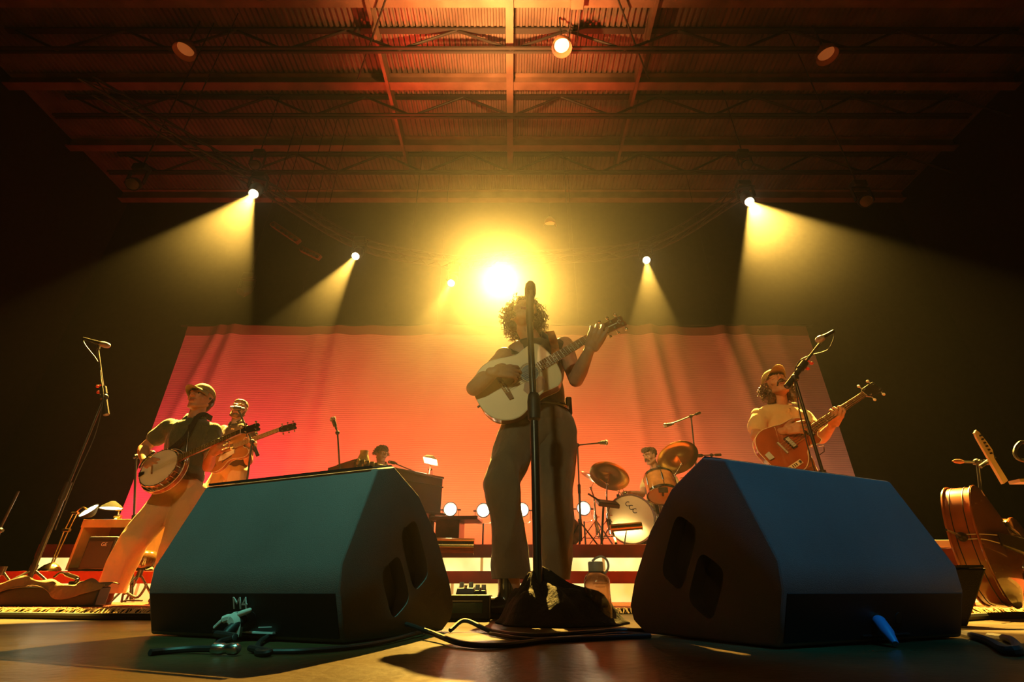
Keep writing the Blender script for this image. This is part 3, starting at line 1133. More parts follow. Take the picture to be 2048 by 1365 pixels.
def curls_hair(root, H, m, N, base_r, curl_r, length, region, thick=.0035, name='hair', shell=None, seed=1):
    """a head of curls: a close-fitting cap of hair plus N separate coiled locks"""
    rng = random.Random(seed)
    c, f, u, r, s = H
    R = Matrix((r, f, u)).transposed()
    mb = MB()
    i = 0
    while i < N:
        a = rng.uniform(0, 2 * PI)
        z = rng.uniform(-.8, 1)
        rad = math.sqrt(1 - z * z)
        dl = V((math.cos(a) * rad, math.sin(a) * rad, z))
        if not region(dl):
            continue
        i += 1
        p0 = c + R @ V((dl.x * base_r[0], dl.y * base_r[1] - .012, dl.z * base_r[2] + .02)) * s
        dirn = (R @ V((dl.x, dl.y, dl.z * .6 - .2 - .5 * rng.random()))).normalized()
        dirn = (dirn + V((rng.uniform(-.4, .4), rng.uniform(-.4, .4), -.2))).normalized()
        dd, sx, tx = frame(dirn)
        L = length * rng.uniform(.6, 1.25)
        turns = rng.uniform(1.2, 2.4)
        ph = rng.uniform(0, 6.3)
        pts = []
        K = 11
        for k in range(K):
            t = k / (K - 1)
            cr = curl_r * (.5 + .8 * t) * rng.uniform(.9, 1.1)
            pts.append(p0 + dd * L * t + V((0, 0, -.012 * t * t)) + (sx * math.cos(ph + turns * 2 * PI * t) + tx * math.sin(ph + turns * 2 * PI * t)) * cr)
        mb.tube(pts, [thick] * (K - 2) + [thick * .7, thick * .3], n=5)
    h = mb.build(name, m, root)
    return h


def hair_cap(root, H, m, inner, cut=lambda v: True, disp=.006, dsc=90, voxel=.006, name='hair', extra=None):
    c, f, u, r, s = H
    R = Matrix((r, f, u)).transposed()
    mb = MB()
    for (off, rad) in inner:
        mb.ell(c + R @ V(off) * s, [q * s for q in rad], R)
    if extra:
        extra(mb, lambda x, y, z: c + R @ V((x, y, z)) * s)
    return mb.build(name, m, root, voxel=voxel, relax=1, disp=lambda q: disp * noise.noise(V(q) * dsc))


def ball_cap(root, H, m, brim_len=.075, lift=.05, tilt=0.0, m2=None, front=0.0):
    c, f, u, r, s = H
    R = Matrix((r, f, u)).transposed()

    def L(x, y, z):
        return c + (r * x + f * y + u * z) * s
    mb = MB()
    rings = []
    for i in range(9):
        a = PI / 2 * i / 8
        ring = []
        for j in range(32):
            q = 2 * PI * j / 32
            rr_ = math.cos(a)
            zz = lift + math.sin(a) * .082 + (.012 * math.cos(q - PI / 2) * math.cos(a)) + .010 * (math.sin(a) ** 3)
            ring.append(L(math.cos(q) * .087 * max(rr_, .02), math.sin(q) * .106 * max(rr_, .02) - .008, zz))
        rings.append(ring)
    mb.rings(rings)
    crown = mb.build('cap', m, root, smooth=180)
    b = MB()
    lo = []
    n = 18
    top = []
    for i in range(n + 1):
        t = -1 + 2 * i / n
        x = t * .078
        y0 = math.sqrt(max(0, 1 - (x / .089) ** 2)) * .102 - .008
        y1 = y0 + brim_len * (1 - abs(t) ** 3.2)
        drop = -.020 * t * t * 1.4
        lo.append([L(x, y0 - .004, lift + .010 + drop * .4), L(x, (y0 + y1) / 2, lift + .008 + drop - tilt * .5), L(x, y1, lift + .002 + drop * 1.2 - tilt)])
    vs = [[b.bm.verts.new(p) for p in row] for row in lo]
    for i in range(n):
        for j in range(2):
            b.face((vs[i][j], vs[i + 1][j], vs[i + 1][j + 1], vs[i][j + 1]))
    b.build('brim', m2 or m, crown, smooth=180, solid=.004)
    MB().ell(L(0, -.008, lift + .092), (.007, .007, .004), R, 10, 6).build('button', m, crown)
    return crown


def shoe(root, heel, toe_dir, m, L=.29, boot=0.0, name='shoe', sole=None):
    """heel: floor point under the heel; toe_dir: level direction"""
    d = V((toe_dir[0], toe_dir[1], 0)).normalized()
    s = V((-d.y, d.x, 0))
    mb = MB()
    h = V(heel)
    z = V((0, 0, 1))
    mb.ell(h + d * .045 + z * .045, (.045, .045, .045))
    mb.cap(h + d * .05 + z * .050, h + d * .15 + z * .045, .043, .045)
    mb.cap(h + d * .13 + z * .040, h + d * (L - .05) + z * .032, .043, .034, flat=1.0)
    mb.cap(h + d * .18 + z * .028, h + d * (L - .045) + z * .026, .046, .040, flat=.62, axis=z)
    mb.cap(h + d * .05 + z * .05, h + d * .045 + z * (.10 + boot), .045, .050)
    o = mb.build(name, m, root, voxel=.006, relax=3)
    b = MB()
    out = []
    for i in range(24):
        q = 2 * PI * i / 24
        y = math.sin(q)
        x = math.cos(q)
        wd = .048 * (1.0 if x > 0 else .86)
        out.append((L / 2 - .005 + x * L / 2, y * wd * (abs(y) ** .1)))
    b.prism(out, h + z * .001, d, s, z, .018)
    b.build('sole', sole or M['rubber'], o, bevel=.002)
    return o


# ================================================================ INSTRUMENTS (builders)
M['spruce'] = mat('spruce_top', (0.90, 0.68, 0.36), 0.38, var=0.12, vscale=3, coat=.12)
M['mahogany'] = mat('mahogany', (0.20, 0.055, 0.022), 0.28, var=0.35, vscale=4, coat=.6)
M['rosewood'] = mat('rosewood', (0.30, 0.13, 0.045), 0.6, var=0.3, vscale=12)
M['ebony'] = mat('ebony', (0.03, 0.018, 0.012), 0.35)
M['pearl'] = mat('pearl_inlay', (0.80, 0.78, 0.70), 0.2)
M['ivoroid'] = mat('cream_binding', (0.85, 0.74, 0.52), 0.35)
M['tortoise'] = mat('tortoise_plastic', (0.16, 0.05, 0.02), 0.25, var=.6, vscale=30)
M['string'] = mat('string_wire', (0.75, 0.70, 0.60), 0.3, 1.0)
M['sunburst'] = mat('sunburst_lacquer', (0.42, 0.16, 0.035), 0.2, var=.4, vscale=4, coat=.8)
M['orange_lacquer'] = mat('orange_brown_lacquer', (0.36, 0.085, 0.025), 0.22, var=.25, vscale=5, coat=.9)
M['bass_lacquer'] = mat('varnished_maple', (0.45, 0.12, 0.03), 0.22, var=.3, vscale=5, coat=.9)
M['strap'] = mat('woven_strap', (0.22, 0.10, 0.04), 0.8, var=.5, vscale=30)


M['satin'] = mat('satin_nickel', (0.62, 0.68, 0.68), 0.45, 0.4)


class Frame:
    def __init__(self, a, b, La, Lb, n, scale=None):
        """a, b: world points lying at La, Lb metres along the neck axis; n: direction the face looks to"""
        a, b = V(a), V(b)
        self.x = (b - a).normalized()
        self.s = scale or (b - a).length / (Lb - La)
        self.z = (V(n) - self.x * V(n).dot(self.x)).normalized()
        self.y = self.z.cross(self.x)
        self.o = a - self.x * La * self.s

    def __call__(self, x, y, z=0.0):
        return self.o + (self.x * x + self.y * y + self.z * z) * self.s


def outline_from(pts, n=8):
    """half-outline (x, y>=0) -> closed smooth outline; pts from tail to neck"""
    top = arc([V((x, y, 0)) for x, y in pts], n)
    half = [(p.x, max(p.y, 0)) for p in top]
    return half + [(x, -y) for x, y in reversed(half[1:-1])]


def slab(mb, F, out, z0, z1):
    lo = [F(x, y, z0) for x, y in out]
    hi = [F(x, y, z1) for x, y in out]
    return mb.rings([lo, hi])


def neck_and_strings(t, F, x0, x1, w0, w1, z, scale0, nfr, nstr, m_neck, m_board, bridge_x, bridge_w, fret_to=None, dots=True, sr=.0006, zb=.012):
    """neck from body joint x0 to nut x1 (board surface at height z)"""
    mb = MB()
    rr = []
    for k in range(9):
        tt = k / 8
        x = x0 + (x1 - x0) * tt
        w = w0 + (w1 - w0) * tt
        dpt = .024 + .014 * max(0, 1 - tt * 8)
        ring = []
        for j in range(12):
            a = PI * j / 11
            ring.append(F(x, math.cos(a) * w / 2, z - .006 - math.sin(a) * dpt))
        rr.append(ring)
    mb.rings(rr)
    mb.build('neck', m_neck, t, smooth=50)
    bx0 = scale0
    wb = w0 + (w1 - w0) * (bx0 - x0) / (x1 - x0)
    fb = MB().rings([[F(bx0, wb / 2, z - .006), F(bx0, wb / 2, z), F(bx0, -wb / 2, z), F(bx0, -wb / 2, z - .006)],
                     [F(x1, w1 / 2, z - .006), F(x1, w1 / 2, z), F(x1, -w1 / 2, z), F(x1, -w1 / 2, z - .006)]]).build('fretboard', m_board, t, smooth=0)
    fr = MB()
    Ls = x1 - bridge_x
    for k in range(1, nfr + 1):
        x = x1 - Ls * (1 - 2 ** (-k / 12))
        if x < bx0 + .003:
            break
        w = w0 + (w1 - w0) * (x - x0) / (x1 - x0)
        fr.bar(F(x, -w / 2, z + .0005), F(x, w / 2, z + .0005), .0022 * F.s, .002 * F.s, up=F.z)
        if dots and k in (3, 5, 7, 9, 12, 15):
            xm = x + Ls * (2 ** (-(k - 1) / 12) - 2 ** (-k / 12)) / 2
            for dy in ((0,) if k != 12 else (-.011, .011)):
                MB().cyl(F(xm, dy, z - .001), F(xm, dy, z + .0006), .0034 * F.s, n=12).build('inlay', M['pearl'], fb)
    fr.build('frets', M['steel'], fb)
    MB().bar(F(x1 + .002, -w1 / 2, z), F(x1 + .002, w1 / 2, z), .004, .006, up=F.z).build('nut', M['ivoroid'], t)
    for k in range(nstr):
        q = (k / (nstr - 1) - .5)
        MB().cyl(F(bridge_x, q * bridge_w, z + zb), F(x1 + .002, q * w1 * .8, z + .004), sr * (1.7 - k / nstr), n=5).build('string', M['string'], t)
    return fb


def headstock(t, F, x1, w1, z, L, w, m, nper, two_sided=True, tilt=.25, face=None, peg=M['chrome'], knob=None, emblem=None, shape=None):
    c, s_ = math.cos(tilt), math.sin(tilt)

    def P(x, y, h=0):
        return F(x1 + x * c, y, z - .004 - x * s_ + h)
    out = shape or [(0, w1 / 2), (.03, w / 2 * .92), (L * .5, w / 2 * .96), (L, w / 2), (L + .006, w / 4), (L - .004, 0), (L + .006, -w / 4), (L, -w / 2), (L * .5, -w / 2 * .96), (.03, -w / 2 * .92), (0, -w1 / 2)]
    mb = MB()
    mb.rings([[P(x, y, -.014) for x, y in out], [P(x, y, 0) for x, y in out]])
    hs = mb.build('headstock', m, t, smooth=30, bevel=.0015)
    for side in ((1, -1) if two_sided else (1,)):
        for k in range(nper):
            x = .035 + (L - .055) * k / max(nper - 1, 1)
            post = MB().cyl(P(x, side * w * .30, -.002), P(x, side * w * .30, .018), .0042, n=12).cyl(P(x, side * w * .30, 0), P(x, side * w * .30, .003), .008, n=12)
            po = post.build('tuning_post', M['chrome'], hs)
            MB().cyl(P(x, side * w * .45, -.010), P(x, side * (w / 2 + .018), -.010), .003, n=8).ell(P(x, side * (w / 2 + .022), -.010), (.009, .009, .009) if knob is None else knob).build('tuning_key', peg, hs)
    if emblem:
        emblem(P, hs)
    return hs


def acoustic_guitar(label, F):
    t = thing('acoustic_guitar', label, 'guitar', F(0.05, -.1, -.05))
    half = [(-.172, .0), (-.168, .05), (-.145, .112), (-.09, .165), (-.02, .188), (.05, .174), (.115, .150), (.165, .138), (.22, .146), (.270, .147), (.305, .118), (.322, .06), (.325, .0)]
    out = outline_from(half, 6)
    D = .112
    mb = MB()
    slab(mb, F, out, -D, -.002)
    mb.build('body', M['mahogany'], t, smooth=35, bevel=.003)
    top = MB()
    slab(top, F, [(x * .992 + .0006, y * .985) for x, y in out], -.002, .0015)
    tp = top.build('soundboard', M['spruce'], t, smooth=35)
    bn = MB()
    bn.tube([F(x, y, -.001) for x, y in out], .0028, n=6, closed=True)
    bn.build('binding', M['ivoroid'], t)
    MB().tube([F(x, y, -D + .003) for x, y in out], .0022, n=6, closed=True).build('back_binding', M['ivoroid'], t)
    hc = .165
    MB().cyl(F(hc, 0, .0012), F(hc, 0, .0019), .051 * F.s, n=40).build('sound_hole', M['ebony'], tp)
    ro = MB()
    for r_, w_ in ((.054, .0012), (.0585, .0022), (.063, .0010)):
        ro.tube([F(hc + math.cos(2 * PI * k / 40) * r_, math.sin(2 * PI * k / 40) * r_, .0018) for k in range(40)], w_ * .6, n=5, closed=True)
    ro.build('rosette', M['tortoise'], tp)
    pg = [(hc + .035, -.045), (hc + .055, -.062), (hc + .05, -.095), (hc + .02, -.125), (hc - .035, -.128), (hc - .075, -.105), (hc - .085, -.07), (hc - .055, -.035), (hc - .03, -.047), (hc, -.055)]
    g = MB()
    slab(g, F, pg, .0015, .0028)
    g.build('pickguard', M['sunburst'], tp, smooth=20)
    b = MB()
    slab(b, F, [(-.014, .078), (.012, .082), (.016, .03), (.016, -.03), (.012, -.082), (-.014, -.078), (-.018, 0)], .0015, .010)
    br = b.build('bridge', M['rosewood'], t, smooth=20, bevel=.002)
    MB().bar(F(.004, -.036, .011), F(.002, .036, .011), .004, .006, up=F.z).build('saddle', M['ivoroid'], br)
    for k in range(6):
        MB().ell(F(-.008, -.027 + .0108 * k, .011), .0035).build('bridge_pin', M['ivoroid'], br)
    neck_and_strings(t, F, .318, .650, .056, .044, .008, .225, 19, 6, M['mahogany'], M['rosewood'], 0.0, .054, zb=.006)

    def emb(P, hs):
        MB().tube([P(.145 + .012 * math.cos(a * PI / 5), .012 * math.sin(a * PI / 5), .001) for a in range(8)], .0022, n=5).build('emblem', M['pearl'], hs)
        MB().bar(P(.04, 0, .0005), P(.125, 0, .0005), .006, .001, up=F.z).build('emblem', M['pearl'], hs)
    headstock(t, F, .652, .044, .008, .175, .072, M['mahogany'], 3, emblem=emb)
    MB().cyl(F(-.172, 0, -.05), F(-.19, 0, -.05), .006, n=10).build('strap_button', M['ebony'], t)
    return t


def banjo(label, F):
    """origin at the centre of the head, nut at x = .66"""
    t = thing('banjo', label, 'banjo', F(0, 0, -.05))
    R0 = .14

    def ring(r, z, n=48):
        return [F(math.cos(2 * PI * k / n) * r, math.sin(2 * PI * k / n) * r, z) for k in range(n)]
    MB().rings([ring(.158, -.082), ring(.170, -.076), ring(.172, -.048), ring(.166, -.038), ring(.166, -.042), ring(.147, -.060)]).build('resonator', M['mahogany'], t, smooth=50)
    MB().rings([ring(.157, -.083), ring(.11, -.098), ring(.03, -.105)]).build('resonator_back', M['mahogany'], t, smooth=50)
    for z_, r_ in ((-.076, .171), (-.040, .1675)):
        MB().tube(ring(r_, z_), .0028, n=6, closed=True).build('binding', M['ivoroid'], t)
    MB().rings([ring(R0, -.062), ring(R0, -.004)], cap=False).build('rim', M['mahogany'], t, solid=.008)
    MB().rings([ring(R0 + .002, -.004), ring(R0, .004), ring(R0 - .006, .004)]).build('drum_head', mat('banjo_skin', (0.78, 0.72, 0.60), 0.55, var=.08, vscale=10), t, smooth=50)
    MB().tube(ring(R0 + .003, .002), .0045, n=8, closed=True).build('tension_hoop', M['chrome'], t)
    MB().rings([ring(R0 + .004, -.044), ring(.166, -.042), ring(.166, -.038), ring(R0 + .004, -.040)]).build('flange', M['chrome'], t)
    for k in range(24):
        a = 2 * PI * (k + .5) / 24
        c_, s_ = math.cos(a), math.sin(a)
        MB().tube([F(c_ * (R0 - .002), s_ * (R0 - .002), .008), F(c_ * (R0 + .010), s_ * (R0 + .010), .008), F(c_ * (R0 + .012), s_ * (R0 + .012), -.030)], .0022, n=6).cyl(F(c_ * (R0 + .012), s_ * (R0 + .012), -.044), F(c_ * (R0 + .012), s_ * (R0 + .012), -.026), .004, n=6).build('tension_hook', M['chrome'], t)
    MB().bar(F(-.045, -.035, .010), F(-.045, .035, .010), .004, .014, up=F.z).build('bridge', M['rosewood'], t)
    MB().rings([[F(-.140, .022, .012), F(-.140, -.022, .012), F(-.100, -.012, .010), F(-.100, .012, .010)], [F(-.140, .022, .016), F(-.140, -.022, .016), F(-.100, -.012, .013), F(-.100, .012, .013)]]).build('tailpiece', M['chrome'], t)
    ar = arc([F(math.cos(a) * .142, math.sin(a) * .142, .022) for a in (1.75, 2.0, 2.25, 2.5, 2.75)], 4)
    MB().tube(ar, .009, n=8).build('armrest', M['chrome'], t)
    neck_and_strings(t, F, .145, .625, .046, .034, .012, .150, 22, 5, M['mahogany'], M['ebony'], -.045, .040, zb=.004)
    headstock(t, F, .627, .034, .012, .125, .070, M['ebony'], 2)
    return t


def electric_guitar(label, F):
    t = thing('electric_guitar', label, 'guitar', F(0, 0, -.02))
    half = [(-.16, .0), (-.155, .07), (-.12, .155), (-.05, .195), (.03, .18), (.09, .135), (.14, .125), (.20, .145), (.265, .150), (.30, .12), (.292, .07), (.26, .045), (.255, 0.0)]
    out = outline_from(half, 5)
    mb = MB()
    slab(mb, F, out, -.045, 0)
    mb.build('body', M['sunburst'], t, smooth=35, bevel=.004)
    for z_ in (0, -.045):
        MB().tube([F(x, y, z_) for x, y in out], .0026, n=6, closed=True).build('binding', M['ivoroid'], t)
    for s_ in (-1, 1):
        f = arc([F(.03, s_ * .125, .001), F(.045, s_ * .112, .001), (F(.08, s_ * .105, .001)), F(.115, s_ * .098, .001), F(.13, s_ * .085, .001)], 4)
        MB().tube(f, .004, n=6).build('f_hole', M['ebony'], t)
    for x in (.035, .14):
        MB().bar(F(x, -.036, .004), F(x, .036, .004), .036, .012, up=F.z).build('pickup', M['chrome'], t, bevel=.002)
    MB().bar(F(0, -.042, .006), F(0, .042, .006), .014, .012, up=F.z).build('bridge', M['chrome'], t)
    MB().bar(F(-.045, -.044, .006), F(-.045, .044, .006), .012, .012, up=F.z).build('tailpiece', M['chrome'], t)
    g = MB()
    slab(g, F, [(.165, -.03), (.16, -.075), (.05, -.105), (-.005, -.10), (.01, -.065), (.03, -.045)], .006, .009)
    g.build('pickguard', M['ivoroid'], t, smooth=20)
    for (x, y) in ((-.07, -.10), (-.10, -.07), (-.035, -.13), (-.065, -.145)):
        MB().cyl(F(x, y, 0), F(x, y, .014), .011, .010, n=16).build('knob', M['brass'], t)
    neck_and_strings(t, F, .25, .628, .052, .043, .014, .165, 22, 6, M['mahogany'], M['rosewood'], 0.0, .052, zb=.002)
    headstock(t, F, .630, .043, .014, .165, .074, M['ebony'], 3)
    return t


def bass_guitar(label, F):
    t = thing('bass_guitar', label, 'bass guitar', F(0, 0, -.02))
    # single-cut hollow body: round shoulder on the upper side, cutaway on the lower side
    pts = [(-.150, 0.0), (-.145, .07), (-.105, .135), (-.03, .165), (.05, .155), (.13, .132), (.21, .125), (.275, .095), (.305, .045), (.305, -.02), (.285, -.035), (.262, -.06),
           (.262, -.088), (.225, -.10), (.19, -.085), (.160, -.082), (.120, -.105), (.08, -.148), (.02, -.178), (-.06, -.172), (-.12, -.125), (-.147, -.06)]
    P = [V((x, y, 0)) for x, y in pts]
    sm = arc(P + [P[0]], 5)[:-1]
    out = [(p.x, p.y) for p in sm]
    mb = MB()
    slab(mb, F, out, -.055, 0)
    mb.build('body', M['orange_lacquer'], t, smooth=35, bevel=.006)
    for z_ in (.0, -.055):
        MB().tube([F(x, y, z_) for x, y in out], .0028, n=6, closed=True).build('binding', M['ivoroid'], t)
    for x in (.075, .235):
        pu = MB().bar(F(x, -.045, .004), F(x, .045, .004), .042, .012, up=F.z).build('pickup_surround', M['ebony'], t, bevel=.002)
        MB().bar(F(x, -.036, .011), F(x, .036, .011), .030, .010, up=F.z).build('pickup_cover', M['satin'], pu, bevel=.002)
    MB().bar(F(0, -.045, .008), F(0, .045, .008), .012, .014, up=F.z).build('bridge', M['satin'], t)
    MB().rings([[F(-.135, .022, .004), F(-.135, -.022, .004), F(-.095, -.026, .008), F(-.095, .026, .008)], [F(-.135, .022, .012), F(-.135, -.022, .012), F(-.095, -.026, .014), F(-.095, .026, .014)]]).build('tailpiece', M['satin'], t, bevel=.002)
    pl = MB()
    slab(pl, F, [(-.075, -.145), (-.095, -.115), (.035, -.115), (.035, -.145)], .002, .005)
    po = pl.build('control_plate', M['ivoroid'], t, smooth=0)
    for k, x in enumerate((-.070, -.040, -.025, -.010, .020)):
        if k in (0, 4):
            MB().cyl(F(x, -.130, .005), F(x, -.130, .013), .010, n=16).build('knob', M['steel'], po)
        else:
            MB().bar(F(x, -.139, .006), F(x, -.122, .006), .006, .006, up=F.z).build('switch', M['ebony'], po)
    MB().tube([F(.20, -.115, .008), F(.23, -.13, .012), F(.20, -.16, .012), F(.16, -.16, .010)], .003, n=6).build('rest_guard', M['chrome'], t)
    neck_and_strings(t, F, .28, .762, .056, .040, .014, .262, 22, 4, M['mahogany'], M['rosewood'], 0.0, .050, zb=.003, sr=.0011)
    headstock(t, F, .764, .040, .014, .165, .085, M['ebony'], 2, knob=(.011, .011, .011), peg=M['pearl'])
    return t


# ================================================================ MICROPHONES AND STANDS
M['mic_grille'] = mat('mic_grille', (0.45, 0.43, 0.38), 0.35, 0.9, bump=.6, bscale=600)
M['stand'] = mat('black_stand_tube', (0.035, 0.036, 0.036), 0.30, 0.5)
M['red_knob'] = mat('red_plastic', (0.65, 0.04, 0.03), 0.4)
M['cable'] = mat('black_cable', (0.018, 0.017, 0.016), 0.5)


def microphone(t, base, tip, r=.026, dark=False, name='microphone'):
    """tip = front of the grille; base = cable end"""
    base, tip = V(base), V(tip)
    d = (tip - base).normalized()
    L = (tip - base).length
    b = MB().lathe([(.010, 0), (.0125, .002), (.0135, L * .30), (.018, L * .66), (.0215, L * .70), (.0215, L * .72)], base, d, n=24).build(name, M['dark_metal'], t)
    MB().lathe([(.018, L * .70), (r * .95, L * .72), (r, L * .76), (r, L * .86), (r * .86, L * .94), (r * .5, L * .985), (.001, L)], base, d, n=24).build('grille', M['mic_grille'], b)
    MB().lathe([(r * 1.03, L * .765), (r * 1.03, L * .79)], base, d, n=24).build('band', M['steel'], b)
    return b


def round_base(t, c, r=.14):
    MB().lathe([(r, 0), (r, .012), (r * .9, .022), (.03, .03), (.02, .05), (.016, .05)], c, V((0, 0, 1)), n=36).build('base', M['stand'], t)


def tripod(t, c, h=.25, R=.30, rot=.3):
    c = V(c)
    hub = c + V((0, 0, h))
    MB().cyl(hub - V((0, 0, .03)), hub + V((0, 0, .03)), .022, n=14).build('hub', M['stand'], t)
    for k in range(3):
        a = rot + k * 2 * PI / 3
        f = c + V((math.cos(a) * R, math.sin(a) * R, .012))
        leg = MB().cyl(hub, f, .009, n=8).build('leg', M['stand'], t)
        MB().ell(f, .014, nu=10, nv=6).build('foot', M['rubber'], leg)


def clutch(t, p, d, L=.10, r=.018):
    d = V(d).normalized()
    MB().cyl(V(p) - d * L / 2, V(p) + d * L / 2, r, n=16).build('clutch', M['rubber'], t)


def boom_stand(label, base, top, mic_end, mic_dir, tail=.25, group=None, trip=True, mic_len=.17, mic=True, pole_r=.011, cat='microphone stand', mic_label=None, joint_name='joint', r=.026, tripR=.30, mic_thing=True):
    """straight pole from base up to top, boom from top to mic_end, tail beyond the joint"""
    base, top, mic_end = V(base), V(top), V(mic_end)
    t = thing('microphone_stand', label, cat, base, group)
    if trip:
        tripod(t, base, R=tripR)
    else:
        round_base(t, base)
    h = base + V((0, 0, .05))
    m1 = h.lerp(top, .52)
    MB().cyl(h, m1, pole_r * 1.25, n=14).build('lower_tube', M['stand'], t)
    MB().cyl(m1, top, pole_r * .85, n=14).build('upper_tube', M['stand'], t)
    clutch(t, m1, top - h)
    if (mic_end - top).length > .03:
        d = (mic_end - top).normalized()
        MB().cyl(top - d * tail, mic_end, pole_r * .75, n=12).build('boom', M['stand'], t)
        if tail > .1:
            MB().cyl(top - d * tail, top - d * (tail - .08), pole_r * 1.6, n=12).build('counterweight', M['rubber'], t)
        sd = d.cross(V((0, 0, 1))).normalized() if abs(d.z) < .98 else V((1, 0, 0))
        MB().ell(top, (.024, .024, .024)).cyl(top - sd * .03, top + sd * .03, .012, n=12).build(joint_name, M['rubber'], t)
    if mic:
        md = V(mic_dir).normalized()
        mt = thing('microphone', mic_label, 'microphone', mic_end, group and 'microphones') if mic_label else t
        MB().cyl(mic_end - md * .03, mic_end + md * .03, .021, .023, n=16).build('clip', M['rubber'], mt)
        microphone(mt, mic_end - md * mic_len * .45, mic_end + md * mic_len * .55, r=r, name='body' if mic_label else 'microphone')
    return t


def cable(pts, lab, r=.0045, m=None, n=8, name='cable', group=None):
    o = MB().tube(arc(pts, n), r, n=8).build(name, m or M['cable'])
    return tag(o, lab, 'cable', group)


# ================================================================ SINGER
M['shirt_black'] = mat('black_cotton', (0.035, 0.028, 0.022), 0.85, sheen=.3, bump=.25, bscale=30)
M['trousers_dark'] = mat('dark_brown_trousers', (0.17, 0.115, 0.07), 0.8, var=.15, vscale=5, bump=.3, bscale=25, sheen=.4)
M['boot'] = mat('polished_black_leather', (0.045, 0.028, 0.015), 0.22, coat=.6)
YS = 2.62
sg = thing('person', 'singer in black sleeveless shirt and dark trousers playing acoustic guitar at the centre', 'person', on_floor(1060, YS), 'musicians on stage')
hipc = at(1078, 838, YS + .02)
neckb = at(1070, 684, YS)
shR = at(1009, 716, YS - .06)     # his right shoulder, at image left
shL = at(1128, 693, YS + .05)
elR = at(948, 777, YS - .235)
wrR = at(990, 744, YS - .31)
elL = at(1152, 760, YS - .12)
wrL = at(1179, 700, YS - .27)
hcp = at(1048, 634, YS - .06)
H = head_frame(hcp, (.10, -.80, .42), (.18, .3, 1), 1.06)

GB = at(1010, 776, 2.40)
GN = at(1200, 663, 2.33)
GF = Frame(GB, GN, 0.0, .650, (-.14, -1, -.10))
acoustic_guitar('blonde acoustic guitar held by the singer, teal light on its top', GF)

mb = MB()
L, R = add_head(mb, H)
neck_prims(mb, neckb, H, .054)
torso_prims(mb, hipc, neckb, shR, shL, None, .93)
for (s_, e_, w_) in ((shR, elR, wrR), (shL, elL, wrL)):
    mb.ell(s_, .062)
    limb(mb, [s_, s_.lerp(e_, .45), e_], [.058, .050, .041])
    limb(mb, [e_, e_.lerp(w_, .3), w_], [.042, .044, .028])
hand_to = GF(.135, .02, .035)
add_hand(mb, wrR, hand_to - wrR, -GF.z + V((0, 0, -.35)), V((0, 0, .6)) + GF.x * .5, curls=((.30, .55, .4), (.35, .7, .5), (.5, .8, .6), (.6, .9, .6)), spread=.10, s=1.08)
fh = GF(.620, 0, .0)
add_hand(mb, wrL, GF(.610, -.02, .045) - wrL, V((0, 1, .15)) + GF.y * .15, GF.x, curls=((.35, .9, .9), (.4, 1.0, .9), (.45, 1.0, .9), (.5, 1.0, .9)), spread=.12, s=1.08, topen=.35, tcurl=(.7, .3))
hl = at(1038, 868, YS - .02)
hr = at(1112, 868, YS + .03)
knR = at(1006, 972, YS - .16)
knL = at(1110, 1000, YS - .02)
anR = on_floor(1025, YS - .03, .13)
anL = on_floor(1106, YS + .10, .13)
for (h_, k_, a_) in ((hl, knR, anR), (hr, knL, anL)):
    limb(mb, [h_, k_, a_], [.085, .052, .038])
mb.build('body', M['skin'], sg, voxel=.0045, relax=2)
add_face_parts(sg, L, R, H[4], M['hair_dark'], closed=True, beard=False)
# curls
hair_cap(sg, H, M['hair_dark'], [((0, -.030, .040), (.088, .095, .088)), ((-.045, -.03, -.02), (.045, .07, .085)), ((.045, -.03, -.02), (.045, .07, .085)), ((0, .03, .088), (.062, .055, .035))], disp=.010, dsc=60, voxel=.006, name='hair')
curls_hair(sg, H, M['hair_dark'], 430, (.083, .098, .088), .012, .070, lambda d: d.y < .55 or d.z > .45, thick=.0025, name='curls', seed=4)

# sleeveless shirt
mb = MB()
torso_prims(mb, hipc, neckb, shR.lerp(neckb, .16), shL.lerp(neckb, .16), None, 1.03, waist=1.0)
mb.build('sleeveless_shirt', M['shirt_black'], sg, voxel=.007, relax=8, disp=fold(.007, 9, 1))
collar(sg, neckb + V((0, 0, .01)), H, M['shirt_black'], shR, shL, r=.066)
# trousers
mb = MB()
up = (neckb - hipc).normalized()
mb.ell(hipc - up * .00, (.168, .128, .10))
mb.cap(hl + V((.01, 0, .03)), hr + V((-.01, 0, .03)), .112, .112)
limb(mb, [hl, hl.lerp(knR, .5), knR, knR.lerp(anR, .5), anR], [.108, .097, .086, .082, .082])
limb(mb, [hr, hr.lerp(knL, .5), knL, knL.lerp(anL, .5), anL], [.112, .103, .090, .084, .082])
tro = mb.build('trousers', M['trousers_dark'], sg, voxel=.008, relax=6, disp=lambda c: fold(.017, 6.5, 5, (1, 1, .35))(c) + .009 * noise.noise(V((c[0] * 9, c[1] * 9, c[2] * 11))))
cut_below(tro, .165)
bl = MB()
R3 = Matrix.Rotation(0, 3, 'X')
bc = hipc + up * .055
bl.tube([bc + V((math.cos(2 * PI * k / 40) * .166, math.sin(2 * PI * k / 40) * .126, 0)) for k in range(40)], .013, n=8, closed=True)
bl.build('belt', M['boot'], sg)
MB().box(at(1137, 815, YS + .06), (.035, .07, .11)).build('belt_pack', M['black'], sg, bevel=.008)
shoe(sg, anR + V((.02, .02, -.13)), (-.95, -.42), M['boot'], boot=.12, name='boot')
shoe(sg, anL + V((0, .04, -.13)), (.18, -1), M['boot'], boot=.12, name='boot')
